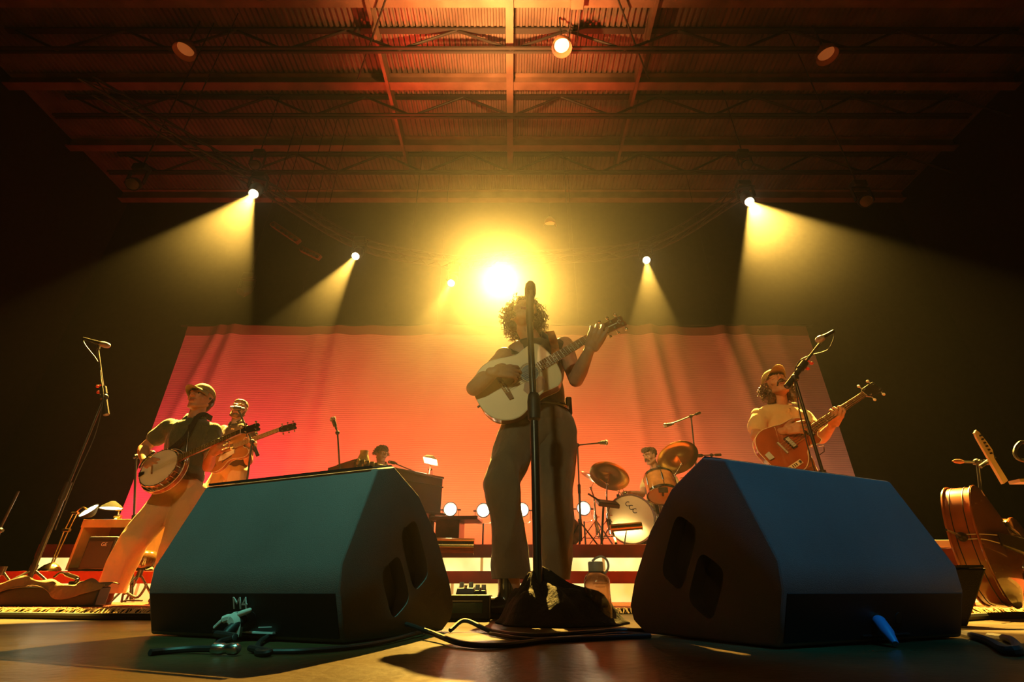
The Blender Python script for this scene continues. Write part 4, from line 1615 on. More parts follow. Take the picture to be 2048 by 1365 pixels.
# guitar strap over the left shoulder
sp = arc([GF(.30, -.02, -.10), shL.lerp(neckb, .5) + V((.02, -.14, -.12)), shL.lerp(neckb, .5) + V((0, -.075, .045)), shL.lerp(neckb, .55) + V((0, .03, .07)), shL.lerp(neckb, .6) + V((-.03, .12, 0))], 8)
st = MB()
for i in range(len(sp) - 1):
    pass
lo = []
for i, p in enumerate(sp):
    d_ = (sp[min(i + 1, len(sp) - 1)] - sp[max(i - 1, 0)]).normalized()
    w_ = V((1, 0, .15)) - d_ * V((1, 0, .15)).dot(d_)
    w_.normalize()
    nn = d_.cross(w_)
    lo.append([p - w_ * .024 - nn * .0015, p + w_ * .024 - nn * .0015, p + w_ * .024 + nn * .0015, p - w_ * .024 + nn * .0015])
st.rings(lo)
tag(st.build('guitar_strap', mat('orange_striped_strap', (0.55, 0.22, 0.06), .8, var=.5, vscale=14), smooth=30), 'orange woven guitar strap over the shoulder of the singer', 'strap')

# ---------------------------------------------------------------- centre microphone stand with cloth over its base
mx = at(1074, 1000, 2.12)
base = V((mx.x - .004, 2.12, 0))
topc = V((base.x - .012, 2.12, at(1063, 640, 2.12).z))
t = thing('microphone_stand', 'straight black microphone stand in front of the singer', 'microphone stand', base)
round_base(t, base, .13)
zc = at(1068, 812, 2.12).z
MB().cyl(base + V((0, 0, .04)), V((base.x, 2.12, zc)), .019, n=18).build('lower_tube', M['stand'], t)
MB().cyl(V((base.x, 2.12, zc - .08)), topc, .016, n=18).build('upper_tube', M['stand'], t)
MB().lathe([(.020, -.075), (.029, -.065), (.031, .02), (.027, .05), (.022, .06)], V((base.x, 2.12, zc)), V((0, 0, 1)), n=24).build('clutch', M['rubber'], t)
mt = thing('microphone', 'black vocal microphone on the centre stand, right in front of the face of the singer', 'microphone', topc)
mtop = at(1061, 563, 2.10)
MB().lathe([(.016, -.02), (.020, 0), (.022, .05), (.017, .07)], topc, mtop - topc, n=20).build('clip', M['rubber'], mt)
d_ = (mtop - topc).normalized()
b_ = MB().lathe([(.014, 0), (.018, .03), (.022, .10), (.024, .13)], topc + d_ * .02, d_, n=24).build('body', M['black'], mt)
LL = (mtop - topc).length
MB().lathe([(.024, .13), (.029, .15), (.030, LL - .05), (.026, LL - .02), (.015, LL - .004), (.001, LL)], topc, d_, n=24).build('grille', M['cloth_black'], b_)

# black cloth over the round base
cb = MB()
N_ = 90
rows = []
for i in range(13):
    t_ = i / 12
    row = []
    for k in range(N_):
        a = 2 * PI * k / N_
        rr_ = .012 + .262 * t_ ** .8 * (1 + .07 * math.sin(3 * a + 1) + .04 * math.sin(7 * a))
        zz = .058 * math.exp(-(t_ / .20) ** 2) * (1 + .5 * math.sin(2 * a + .6)) + .105 * (1 - t_ ** 3.6) * (1 + .10 * math.sin(5 * a + 2 * t_)) + .020 * math.sin(9 * a + t_ * 4) * t_ * (1 - t_) * 3 + .016 * noise.noise(V((math.cos(a) * 3, math.sin(a) * 3, t_ * 4)))
        zz = max(zz * (1 - t_ ** 8), .003)
        row.append(V((base.x + .075 + math.cos(a) * rr_ * (.95 if math.cos(a) > 0 else .90) - .075 * (1 - t_) ** 1.5, 2.14 + math.sin(a) * rr_ * .8, zz)))
    rows.append(row)
cb.rings(rows, cap=False)
tag(cb.build('draped_cloth', M['cloth_black'], smooth=180, solid=.004), 'black cloth heaped over the base of the centre microphone stand', 'cloth')


# ================================================================ THE OTHER MUSICIANS
def musician(label, J, fwd, hup, skin, shirt, pants, hs=1.0, sleeve=.55, hands=(), k=1.0, voxel=.006, hair=M['hair_dark'], face=None, legs=True, shoes=None, shirt_fold=.007,
             collar_m=None, shirt_name='shirt', pants_name='trousers', low=0.0, leg_r=(.105, .085, .085, .075)):
    t = thing('person', label, 'person', (J['hip'].x, J['hip'].y, J.get('floor', 0.0)), 'musicians on stage')
    H = head_frame(J['head'], fwd, hup, hs)
    mb = MB()
    L, R = add_head(mb, H, jaw=J.get('jaw', 1.0))
    neck_prims(mb, J['neck'], H, .055)
    torso_prims(mb, J['hip'], J['neck'], J['shR'], J['shL'], None, .93 * k)
    for s_, e_, w_ in (('shR', 'elR', 'wrR'), ('shL', 'elL', 'wrL')):
        s_, e_, w_ = J[s_], J[e_], J[w_]
        mb.ell(s_, .058)
        limb(mb, [s_, s_.lerp(e_, .45), e_], [.056, .048, .040])
        limb(mb, [e_, e_.lerp(w_, .3), w_], [.041, .043, .027])
    for h in hands:
        add_hand(mb, *h[0], **h[1])
    if legs:
        for h_, k_, a_ in (('hipR', 'knR', 'anR'), ('hipL', 'knL', 'anL')):
            limb(mb, [J[h_], J[k_], J[a_]], [.085, .052, .038])
    mb.build('body', skin, t, voxel=voxel, relax=2)
    fk = dict(face or {})
    add_face_parts(t, L, R, H[4], hair, **fk)
    mb = MB()
    torso_prims(mb, J['hip'], J['neck'], J['shR'], J['shL'], None, 1.05 * k, low=low)
    for s_, e_ in (('shR', 'elR'), ('shL', 'elL')):
        s_, e_ = J[s_], J[e_]
        limb(mb, [s_, s_.lerp(e_, sleeve * .5), s_.lerp(e_, sleeve)], [.060, .061, .067])
    mb.build(shirt_name, shirt, t, voxel=.008, relax=10, disp=fold(shirt_fold, 9, 3))
    collar(t, J['neck'] + V((0, 0, .005)), H, collar_m or shirt, J['shR'], J['shL'], r=.068)
    if legs:
        mb = MB()
        up = (J['neck'] - J['hip']).normalized()
        mb.ell(J['hip'] - up * .02, (.165 * k, .125 * k, .11))
        mb.cap(J['hipR'] + V((0, 0, .02)), J['hipL'] + V((0, 0, .02)), .105, .105)
        for h_, k_, a_ in (('hipR', 'knR', 'anR'), ('hipL', 'knL', 'anL')):
            h_, k_, a_ = J[h_], J[k_], J[a_]
            limb(mb, [h_, h_.lerp(k_, .5), k_, k_.lerp(a_, .55), a_ - V((0, 0, .05))], [leg_r[0], leg_r[0] * .92, leg_r[1], leg_r[2], leg_r[3]])
        tr_ = mb.build(pants_name, pants, t, voxel=.009, relax=8, disp=fold(.010, 8, 9, (1, 1, .4)))
        if shoes:
            cut_below(tr_, min(J['anR'].z, J['anL'].z) - .050)
        for f_, d_, m_ in (shoes or []):
            shoe(t, f_, d_, m_)
    return t, H, L, R


# ---------------------------------------------------------------- banjo player
M['polo'] = mat('dark_green_polo', (0.050, 0.070, 0.042), 0.85, var=.12, bump=.3, bscale=60, sheen=.3)
M['khaki'] = mat('khaki_cotton', (0.50, 0.40, 0.24), 0.85, var=.1, vscale=4, bump=.3, bscale=25)
M['cap_olive'] = mat('olive_cap', (0.23, 0.20, 0.09), 0.8, bump=.2)
M['suede'] = mat('brown_suede', (0.10, 0.045, 0.025), 0.8, bump=.3)
YB = 3.9
J = dict(head=at(402, 799, YB - .02), neck=at(391, 838, YB), shR=at(339, 853, YB - .03), shL=at(429, 862, YB + .02),
         elR=at(287, 898, YB - .04), wrR=at(290, 923, YB - .24), elL=at(416, 934, YB - .08), wrL=at(424, 906, YB - .26),
         hip=at(358, 966, YB), hipR=at(341, 992, YB), hipL=at(380, 992, YB + .03),
         knR=at(271, 1078, YB - .12), anR=on_floor(222, YB - .05, .15), knL=at(352, 1085, YB - .02), anL=on_floor(330, YB + .15, .15))
BF = Frame(at(318, 936, YB - .30), at(421, 891, YB - .33), 0, .50, (.40, -.80, .38), scale=1.0)
hands = [((J['wrR'], BF(.01, .0, .03) - J['wrR'], -BF.z, V((0, 0, 1)) + BF.x * .4), dict(curls=((.3, .7, .5), (.4, .8, .5), (.5, .9, .6), (.6, 1, .6)), spread=.12, s=1.1)),
         ((J['wrL'], BF(.50, -.02, .03) - J['wrL'], V((0, 1, .1)) + BF.y * .1, BF.x), dict(curls=((.4, 1.0, .9), (.45, 1.0, .9), (.5, 1.1, .9), (.5, 1.1, .9)), spread=.12, s=1.08, topen=.35, tcurl=(.7, .3)))]
t, H, L, R = musician('banjo player in dark green polo, khaki trousers and olive cap, legs wide apart', J, (-.08, -1, .16), (-.03, .1, 1), M['skin_tan'], M['polo'], M['khaki'],
                      hs=1.05, hands=hands, sleeve=.50, shoes=[(J['anR'] + V((.02, .03, -.12)), (-.45, -1), M['suede']), (J['anL'] + V((0, .04, -.12)), (.35, -1), M['suede'])],
                      leg_r=(.112, .092, .090, .095), shirt_name='polo_shirt', k=1.02)
hair_cap(t, H, M['hair_dark'], [((0, -.045, -.005), (.080, .062, .070)), ((0, -.055, -.045), (.060, .045, .045))], disp=.004)
ball_cap(t, H, M['cap_olive'], brim_len=.082, lift=.040, tilt=.010)
MB().ell(L(-.082, .002, -.002), .010).build('ear_monitor', M['in_ear'], t)
MB().tube([J['neck'] + V((.06, -.02, .0)), J['neck'] + V((.05, -.125, -.10)), BF(.17, -.02, -.03)], .006, n=6).build('strap_edge', M['boot'], t)
banjo('banjo with pale round head and wooden resonator, held by the man in the olive cap', BF)
sp = arc([J['neck'] + V((.10, .06, .02)), J['neck'] + V((.07, -.07, .01)), J['hip'].lerp(J['neck'], .62) + V((.06, -.155, 0)), J['hip'].lerp(J['neck'], .35) + V((-.05, -.165, .0)), BF(.12, .10, -.05)], 8)
st = MB()
rows = []
for i, p in enumerate(sp):
    d_ = (sp[min(i + 1, len(sp) - 1)] - sp[max(i - 1, 0)]).normalized()
    w_ = d_.cross(V((0, -1, 0))).normalized()
    nn = d_.cross(w_)
    rows.append([p - w_ * .022 - nn * .0015, p + w_ * .022 - nn * .0015, p + w_ * .022 + nn * .0015, p - w_ * .022 + nn * .0015])
st.rings(rows)
tag(st.build('banjo_strap', M['cloth_black'], smooth=30), 'black banjo strap across the dark green polo shirt', 'strap')

# ---------------------------------------------------------------- guitarist behind him, on the low riser
M['print_shirt'] = mat('patterned_shirt', (0.09, 0.055, 0.035), .85)
nt = M['print_shirt'].node_tree
vo = nt.nodes.new('ShaderNodeTexVoronoi')
vo.inputs['Scale'].default_value = 26
tcn = [n for n in nt.nodes if n.type == 'TEX_COORD'][0]
nt.links.new(tcn.outputs['Object'], vo.inputs['Vector'])
rp = nt.nodes.new('ShaderNodeValToRGB')
rp.color_ramp.elements[0].position = .18
rp.color_ramp.elements[0].color = (.55, .42, .22, 1)
rp.color_ramp.elements[1].position = .28
rp.color_ramp.elements[1].color = (.05, .028, .018, 1)
nt.links.new(vo.outputs['Distance'], rp.inputs[0])
nt.links.new(rp.outputs[0], nt.nodes['Principled BSDF'].inputs['Base Color'])
M['cream_trousers'] = mat('cream_trousers', (0.72, 0.58, 0.34), .85, bump=.2)
YG = 5.2
J = dict(floor=R1Z, head=at(478, 820, YG), neck=at(474, 849, YG), shR=at(449, 862, YG + .02), shL=at(501, 866, YG - .02),
         elR=at(432, 905, YG - .08), wrR=at(449, 905, YG - .24), elL=at(497, 924, YG - .06), wrL=at(491, 896, YG - .24),
         hip=at(461, 938, YG), hipR=at(448, 950, YG), hipL=at(474, 950, YG),
         knR=at(412, 1000, YG - .06), anR=on_floor(383, YG - .05, R1Z + .12), knL=at(466, 1005, YG), anL=on_floor(452, YG + .05, R1Z + .12), jaw=1.05)
GF2 = Frame(at(437, 906, YG - .28), at(520, 875, YG - .30), 0, .64, (-.1, -1, .05), scale=1.0)
hands = [((J['wrR'], GF2(.06, .0, .04) - J['wrR'], -GF2.z, V((0, 0, 1))), dict(curls=((.4, .8, .5),) * 4, spread=.1)),
         ((J['wrL'], GF2(.36, -.01, .04) - J['wrL'], V((0, 1, .1)), GF2.x), dict(curls=((.4, 1.0, .9),) * 4, spread=.12, topen=.35, tcurl=(.7, .3)))]
t, H, L, R = musician('bearded guitarist in patterned shirt and cream trousers, standing behind the banjo player', J, (.22, -1, .02), (0, 0, 1), M['skin'], M['print_shirt'], M['cream_trousers'],
                      hs=1.0, hands=hands, voxel=.007, hair=M['hair_brown'], face=dict(beard=True), sleeve=.5,
                      shoes=[(J['anR'] + V((0, .04, -.12)), (-.3, -1), M['suede']), (J['anL'] + V((0, .04, -.12)), (.1, -1), M['suede'])])
hair_cap(t, H, M['hair_brown'], [((0, -.022, .050), (.080, .092, .074)), ((0, .03, .085), (.060, .045, .030))], disp=.003)
electric_guitar('sunburst hollow-body electric guitar held by the bearded guitarist', GF2)
boom_stand('slim microphone stand in front of the bearded guitarist', on_floor(470, YG - .42, R1Z), at(504, 884, YG - .42), at(476, 817, YG - .50), V((-1, -.3, .05)), tail=.16,
           group='microphone stands', mic_label='small silver microphone at the mouth of the bearded guitarist', mic_len=.14, r=.017, tripR=.22)

# ---------------------------------------------------------------- bass player
M['cream_shirt'] = mat('cream_shirt', (0.66, 0.50, 0.26), .85, var=.08, vscale=5, bump=.2, bscale=40, sheen=.2)
M['cap_tan'] = mat('tan_cap', (0.42, 0.32, 0.13), .8, bump=.2)
YA = 3.8
J = dict(head=at(1552, 772, YA - .05), neck=at(1556, 812, YA), shR=at(1517, 832, YA - .04), shL=at(1611, 836, YA + .03),
         elR=at(1512, 875, YA - .12), wrR=at(1570, 862, YA - .32), elL=at(1643, 878, YA - .06), wrL=at(1664, 852, YA - .28),
         hip=at(1580, 925, YA), hipR=at(1563, 950, YA), hipL=at(1604, 950, YA),
         knR=at(1552, 1060, YA - .08), anR=on_floor(1548, YA - .05, .15), knL=at(1620, 1060, YA - .02), anL=on_floor(1650, YA + .05, .15))
AF = Frame(at(1564, 897, YA - .32), at(1727, 790, YA - .36), 0, .762, (-.30, -1, .05), scale=None)
hands = [((J['wrR'], AF(.20, .035, .05) - J['wrR'], -AF.z, V((0, 0, 1)) + AF.x * .3), dict(curls=((.25, .5, .4), (.3, .6, .5), (.5, .8, .6), (.6, .9, .6)), spread=.12, s=1.08)),
         ((J['wrL'], AF(.50, -.01, .045) - J['wrL'], V((0, 1, .1)), AF.x), dict(curls=((.4, 1.0, .8), (.4, 1.0, .9), (.5, 1.1, .9), (.5, 1.1, .9)), spread=.13, s=1.08, topen=.35, tcurl=(.7, .3)))]
t, H, L, R = musician('bass player with moustache, long hair, tan cap and cream short-sleeved shirt', J, (-.12, -.95, .36), (-.08, .25, 1), M['skin_tan'], M['cream_shirt'], M['trousers_dark'],
                      hs=1.08, hands=hands, voxel=.005, face=dict(moustache=True, closed=True), sleeve=.58, low=-.05, k=1.04,
                      shoes=[(J['anR'] + V((0, .04, -.12)), (-.2, -1), M['boot']), (J['anL'] + V((0, .04, -.12)), (.2, -1), M['boot'])])
hair_cap(t, H, M['hair_brown'], [((0, -.030, .010), (.086, .088, .085)), ((-.072, -.030, -.055), (.036, .050, .070)), ((.072, -.030, -.055), (.036, .050, .070)),
                                 ((-.088, -.025, -.105), (.036, .042, .045)), ((.088, -.025, -.105), (.036, .042, .045)), ((0, -.07, -.06), (.07, .04, .09))], disp=.008, dsc=70)
for q_ in (-1, 1):
    curls_hair(t, H, M['hair_brown'], 90, (.100, .080, .12), .010, .060, lambda d: d.y < .35 and d.z < 0 and d.x * q_ > .3, thick=.0028, name='side_locks', seed=9 + q_)
ball_cap(t, H, M['cap_tan'], brim_len=.080, lift=.045, tilt=-.012)
bt = MB()
for k_ in range(4):
    q = J['neck'].lerp(J['hip'], .16 + .17 * k_) + V((.015, -.135, 0))
    bt.ell(q, (.006, .004, .006), nu=10, nv=6)
bt.build('shirt_buttons', M['rosewood'], t)
bass_guitar('hollow orange-brown bass guitar with white control plate, held by the man with the moustache', AF)
sp = arc([AF(.30, .02, -.05), J['shL'].lerp(J['neck'], .45) + V((.03, -.11, -.02)), J['shL'].lerp(J['neck'], .45) + V((.0, -.03, .075)), J['shL'].lerp(J['neck'], .45) + V((0, .08, .05))], 8)
st = MB()
rows = []
for i, p in enumerate(sp):
    d_ = (sp[min(i + 1, len(sp) - 1)] - sp[max(i - 1, 0)]).normalized()
    w_ = (V((1, 0, 0)) - d_ * d_.x).normalized()
    nn = d_.cross(w_)
    rows.append([p - w_ * .02 - nn * .0015, p + w_ * .02 - nn * .0015, p + w_ * .02 + nn * .0015, p - w_ * .02 + nn * .0015])
st.rings(rows)
tag(st.build('bass_strap', M['boot'], smooth=30), 'dark strap over the shoulder of the bass player', 'strap')


# ---------------------------------------------------------------- tall boom stands at both sides
def tall_boom(label, base, top, c0, c1, mic_a, mic_b, loop, mlabel, red_side):
    """pole, clamp-on boom whose short handle hangs below the joint, microphone with cable loop"""
    t = thing('microphone_stand', label, 'microphone stand', base, 'microphone stands')
    tripod(t, base, h=.22, R=.30)
    m1 = V(base).lerp(V(top), .50)
    MB().cyl(V(base) + V((0, 0, .06)), m1, .017, n=14).build('lower_tube', M['stand'], t)
    MB().cyl(m1, top, .011, n=14).build('upper_tube', M['stand'], t)
    clutch(t, m1, V(top) - V(base), .13, .022)
    d = (V(c1) - V(c0)).normalized()
    MB().cyl(c0, V(c0) + d * .22, .021, .019, n=16).build('boom_handle', M['rubber'], t)
    MB().cyl(V(c0) + d * .20, V(c0) + d * .27, .026, n=16).build('boom_clutch', M['rubber'], t)
    MB().cyl(c0, c1, .009, n=12).build('boom', M['steel'], t)
    MB().ell(top, (.03, .03, .03)).build('joint', M['rubber'], t)
    s = d.cross(V((0, 1, 0))).normalized() * red_side
    for k in (.24, .30):
        MB().ell(V(c0) + d * k + s * .038, (.014, .012, .012)).cyl(V(c0) + d * k, V(c0) + d * k + s * .03, .006, n=8).build('red_knob', M['red_knob'], t)
    mt = thing('microphone', mlabel, 'microphone', c1, 'vocal microphones on tall stands')
    MB().cyl(V(c1) - d * .03, V(c1) + V((0, 0, .02)), .014, n=12).build('clip', M['rubber'], mt)
    microphone(mt, mic_a, mic_b, name='body')
    cable([V(mic_a)] + loop, 'thin cable looping from the microphone down the ' + ('left' if red_side > 0 else 'right') + ' tall stand', .004, name='microphone_cable')
    return t


YL = 3.75
c0 = at(213, 830, YL)
c1 = at(195, 694, YL)
tall_boom('tall black microphone stand at the far left, boom upright', V((at(208, 800, YL).x - .0, YL, .03)), at(208, 795, YL), c0, c1, at(166, 677, YL), at(219, 693, YL - .06),
          [at(170, 690, YL), at(196, 725, YL), at(202, 760, YL - .02), at(206, 800, YL - .03), at(190, 870, YL), at(150, 960, YL), at(110, 1060, YL)],
          'microphone tilted sideways on the tall stand at the far left', 1)
YR = 3.25
c0 = at(1573, 774, YR)
c1 = at(1648, 676, YR)
bR = at(1646, 930, YR)
tall_boom('tall black microphone stand in front of the bass player, boom slanting', V((at(1590, 756, YR).x, YR, .03)), at(1589, 757, YR), c0, c1, at(1667, 663, YR), at(1634, 682, YR - .05),
          [at(1668, 676, YR), at(1655, 700, YR), at(1622, 711, YR), at(1600, 722, YR - .03), at(1590, 745, YR - .03), at(1595, 800, YR), at(1612, 880, YR), at(1640, 980, YR)],
          'microphone at the high end of the slanting boom right of the bass player', -1)


# ================================================================ DRUMS, ORGAN, FLOODS ON THE UPPER RISER
M['cymbal'] = mat('bronze_cymbal', (0.72, 0.50, 0.20), 0.30, 1.0, var=.15, vscale=3, bump=.15, bscale=8)
M['drum_wood'] = mat('amber_drum_shell', (0.62, 0.28, 0.08), 0.25, var=.3, vscale=10, coat=.8)
M['drum_dark'] = mat('dark_walnut_shell', (0.12, 0.04, 0.018), 0.3, var=.3, coat=.6)
M['drum_skin'] = mat('cream_drum_head', (0.82, 0.70, 0.42), 0.42, var=.05)
Z2 = R2Z


def drum(label, c, axis, r, depth, shell, lugs=8, front=None, hoop=None, cat='drum', name='drum', group='drum kit', both=True):
    d, s, u = frame(axis)
    c = V(c)
    t = thing(name, label, cat, c, group)
    MB().cyl(c - d * depth / 2, c + d * depth / 2, r, n=40).build('shell', shell, t, smooth=50)
    for e, nm in ((1, 'front_head'), (-1, 'rear_head')):
        h = MB().lathe([(r * .99, 0), (r * .97, .006), (.001, .007)], c + d * e * depth / 2, d * e, n=40).build(nm, front or M['drum_skin'], t)
        ring = MB()
        ring.lathe([(r * 1.0, -.012), (r * 1.05, -.012), (r * 1.05, .016), (r * .985, .016), (r * .985, .004)], c + d * e * depth / 2, d * e, n=40, cap=False)
        ring.build('hoop', hoop or M['chrome'], t)
    for k in range(lugs):
        a = 2 * PI * (k + .5) / lugs
        rad = s * math.cos(a) + u * math.sin(a)
        lg = MB().cyl(c + rad * (r + .012) - d * depth * .22, c + rad * (r + .012) + d * depth * .22, .009, n=8)
        lg.cyl(c + rad * (r * 1.045) - d * (depth / 2 + .01), c + rad * (r * 1.045) + d * (depth / 2 + .01), .0035, n=6)
        lg.build('lug', M['chrome'], t)
    return t, c, d, s, u


# bass drum
bc = at(1266, 1035, 5.92)
bc.z = Z2 + .275
bax = V((-.40, -1, .02)).normalized()
bt, c, d, s, u = drum('bass drum with large glowing cream head and three black letter C', bc, bax, .262, .40, M['drum_dark'], 8, hoop=M['drum_dark'], name='bass_drum')
fx = -s if s.x < 0 else s
for k, (dx, dz) in enumerate(((-.036, .040), (0, .0), (.036, -.040))):
    text_mesh('C', 'letter', M['black'], bt, c + d * (.20 + .0085) + fx * (.02 + dx) + u * (.12 + dz), fx, u, .074, .0008, bold=.0004)
for q in (-1, 1):
    MB().cyl(c + d * .14 + fx * q * .27 - u * .08, c + d * .20 + fx * q * .38 - V((0, 0, .28)), .007, n=8).build('spur', M['chrome'], bt)
# rack tom over it
tc_ = at(1321, 973, 5.78)
tt, c2, d2, s2, u2 = drum('amber rack tom mounted above the bass drum', tc_ + V((0, 0, .0)), V((.04, .50, 1)), .172, .23, M['drum_wood'], 6, name='rack_tom')
MB().box(c2 - d2 * .09 - V((.03, .15, 0)), (.10, .03, .05)).cyl(c2 - d2 * .09 - V((.03, .15, 0)), V((c2.x, c2.y - .05, c.z + .26)), .012, n=10).build('mount', M['black'], tt)
# floor tom and snare behind
drum('dark floor tom half hidden behind the rack tom', at(1352, 1015, 6.3), V((.0, .05, 1)), .19, .38, M['drum_dark'], 8, name='floor_tom')
MBf = MB()
drum('snare drum behind the bass drum, near the hand of the drummer', at(1300, 1022, 6.6), V((.05, .1, 1)), .165, .14, M['chrome'], 8, name='snare_drum')


def cymbal(label, c, axis, r, foot, group='cymbals', top=.05, arm=None):
    d, s, u = frame(axis)
    c = V(c)
    t = thing('cymbal', label, 'cymbal', V((foot[0], foot[1], Z2)), group)
    MB().lathe([(.006, .022), (.018, .022), (.040, .004), (r * .55, -.010), (r, -.024), (r, -.0255), (r * .55, -.012), (.040, .002), (.018, .019), (.006, .019)], c, d, n=48, cap=False).build('plate', M['cymbal'], t, smooth=180)
    MB().cyl(c + d * .022, c + d * .034, .016, n=14).build('felt', M['cloth_black'], t)
    MB().cyl(c + d * .034, c + d * .048, .008, n=10).build('wing_nut', M['chrome'], t)
    hub = c - d * .14
    MB().cyl(hub, c + d * .04, .005, n=8).build('tilter', M['chrome'], t)
    f = V((foot[0], foot[1], Z2))
    jt = V((foot[0], foot[1], hub.z - .02))
    MB().ell(hub, .018).build('joint', M['chrome'], t)
    if (jt - hub).length > .05:
        MB().cyl(hub, jt - V((0, 0, .1)), .009, n=10).build('boom_arm', M['chrome'], t)
        jt = jt - V((0, 0, .1))
    MB().cyl(f + V((0, 0, .12)), f.lerp(jt, .6), .0145, n=12).build('lower_tube', M['chrome'], t)
    MB().cyl(f.lerp(jt, .6), jt, .011, n=12).build('upper_tube', M['chrome'], t)
    for q in (.45, .60):
        MB().cyl(f.lerp(jt, q) - V((0, 0, .025)), f.lerp(jt, q) + V((0, 0, .025)), .020, n=12).cyl(f.lerp(jt, q), f.lerp(jt, q) + V((.045, -.01, 0)), .006, n=6).build('memory_lock', M['chrome'], t)
    for k in range(3):
        a = .6 + k * 2 * PI / 3
        e = f + V((math.cos(a) * .26, math.sin(a) * .2, .012))
        lg = MB().bar(f + V((0, 0, .30)), e, .022, .006).cyl(f + V((0, 0, .10)), f.lerp(e, .6) + V((0, 0, .10)), .005, n=6).build('leg', M['chrome'], t)
        MB().ell(e, .015, nu=10, nv=6).build('foot', M['rubber'], lg)
    return t


def px_floor(px, Y):
    return (on_floor(px, Y, Z2).x, Y)


cymbal('dark bronze crash cymbal tilted toward the camera left of the drummer', at(1219, 950, 5.75), V((.42, .55, 1)), .235, px_floor(1222, 5.80))
cymbal('cymbal seen edge-on behind the dark bronze crash, far left of the kit', at(1192, 957, 6.05), V((.60, -.12, 1)), .21, px_floor(1196, 6.0))
cymbal('large bright golden cymbal raised at the right of the drummer', at(1354, 914, 6.05), V((-.12, .75, 1)), .265, px_floor(1371, 6.1))
cymbal('pale thin cymbal lying flat at the far right of the kit', at(1388, 951, 6.35), V((-.03, -.12, 1)), .19, px_floor(1388, 6.4))

# drummer
M['drummer_shirt'] = mat('pale_yellow_shirt', (0.70, 0.58, 0.30), .85, bump=.2)
YD = 6.75
J = dict(floor=Z2, head=at(1300, 914, YD - .05), neck=at(1311, 941, YD), shR=at(1296, 957, YD - .04), shL=at(1346, 958, YD + .05),
         elR=at(1284, 990, YD - .22), wrR=at(1260, 986, YD - .42), elL=at(1372, 1000, YD - .12), wrL=at(1352, 985, YD - .38),
         hip=at(1318, 1022, YD + .05), hipR=at(1306, 1030, YD), hipL=at(1332, 1030, YD), knR=at(1290, 1030, YD - .42), knL=at(1350, 1030, YD - .42),
         anR=on_floor(1290, YD - .40, Z2 + .12), anL=on_floor(1350, YD - .38, Z2 + .12), jaw=.95)
hands = [((J['wrR'], V((-1, -.25, .05)), V((0, -.1, -1)), V((0, -1, .2))), dict(curls=((.6, 1.0, .6),) * 4)),
         ((J['wrL'], V((-.6, -.7, .0)), V((0, 0, -1)), V((-1, 0, 0))), dict(curls=((.6, 1.0, .6),) * 4))]
t, H, L, R = musician('drummer with tousled hair and moustache in pale yellow shirt, looking down left', J, (-.80, -.50, -.18), (-.1, 0, 1), M['skin'], M['drummer_shirt'], M['trousers_dark'],
                      hands=hands, voxel=.007, hair=M['hair_brown'], face=dict(moustache=True), sleeve=.55)
hair_cap(t, H, M['hair_brown'], [((0, -.028, .050), (.088, .096, .082)), ((0, .050, .092), (.068, .055, .040))], disp=.014, dsc=60)
for w, nm, e in ((J['wrR'], 'brass-lit drumstick in the left-hand side hand of the drummer', V((-.30, -.05, .10))), (J['wrL'], 'drumstick above the rack tom', V((-.18, -.28, .0)))):
    q = w + V((-.07, -.03, -.02))
    tag(MB().cyl(q - e * .15, q + e, .007, .004, n=8).build('drumstick', M['ivoroid']), 'wooden drumstick held out ' + ('left' if e.x < -.2 else 'over the rack tom') + ' by the drummer', 'drumstick', 'drumsticks')

# overhead and spot microphones round the kit
boom_stand('microphone stand left of the kit with a horizontal boom', V((*px_floor(1163, 5.75), Z2)), at(1155, 891, 5.75), at(1205, 886, 5.75), V((1, 0, .02)), tail=.05,
           group='microphone stands', mic_label='microphone with round golden grille at the end of the horizontal boom', mic_len=.12, r=.032, tripR=.2)
boom_stand('overhead microphone stand above the golden cymbal', V((*px_floor(1410, 6.3), Z2)), at(1382, 833, 6.3), at(1338, 850, 6.2), V((-1, 0, -.22)), tail=.17,
           group='microphone stands', mic_label='golden condenser microphone hung over the drum kit', mic_len=.15, r=.03, tripR=.2)
boom_stand('short microphone stand with two boom arms at the right of the kit', V((*px_floor(1424, 6.5), Z2)), at(1423, 911, 6.5), at(1400, 912, 6.5), V((-1, 0, -.1)), tail=.13,
           group='microphone stands', mic_label='small microphone behind the slanted pole at the right of the kit', mic_len=.10, r=.016, tripR=.2)


def clip_mic(label, p, d, cab):
    t = thing('clip_microphone', label, 'microphone', p, 'clip-on microphones on the drums')
    d = V(d).normalized()
    p = V(p)
    MB().lathe([(.010, 0), (.016, .01), (.018, .05), (.020, .055), (.020, .085), (.012, .098), (.001, .10)], p, d, n=18).build('body', M['black'], t)
    MB().box(p + V((0, .01, -.01)), (.035, .03, .03)).build('clip', M['rubber'], t, bevel=.004)
    MB().tube(arc([p, p + V((0, 0, .06)) + V((cab, 0, .03)), p + V((cab * 1.6, 0, -.02)), p + V((cab * 1.7, .02, -.10))]), .003, n=6).build('cable', M['cable'], t)


clip_mic('black clip-on microphone standing on the rim of the rack tom', c2 + d2 * .13 + V((0.0, -.10, .02)), V((0, .1, 1)), -.03)
clip_mic('black clip-on microphone at the left edge of the bass drum', at(1236, 990, 5.85), V((.3, .2, -1)), .05)
clip_mic('small black clip-on microphone at the top of the bass drum', at(1249, 1002, 5.80), V((.2, .2, 1)), -.05)


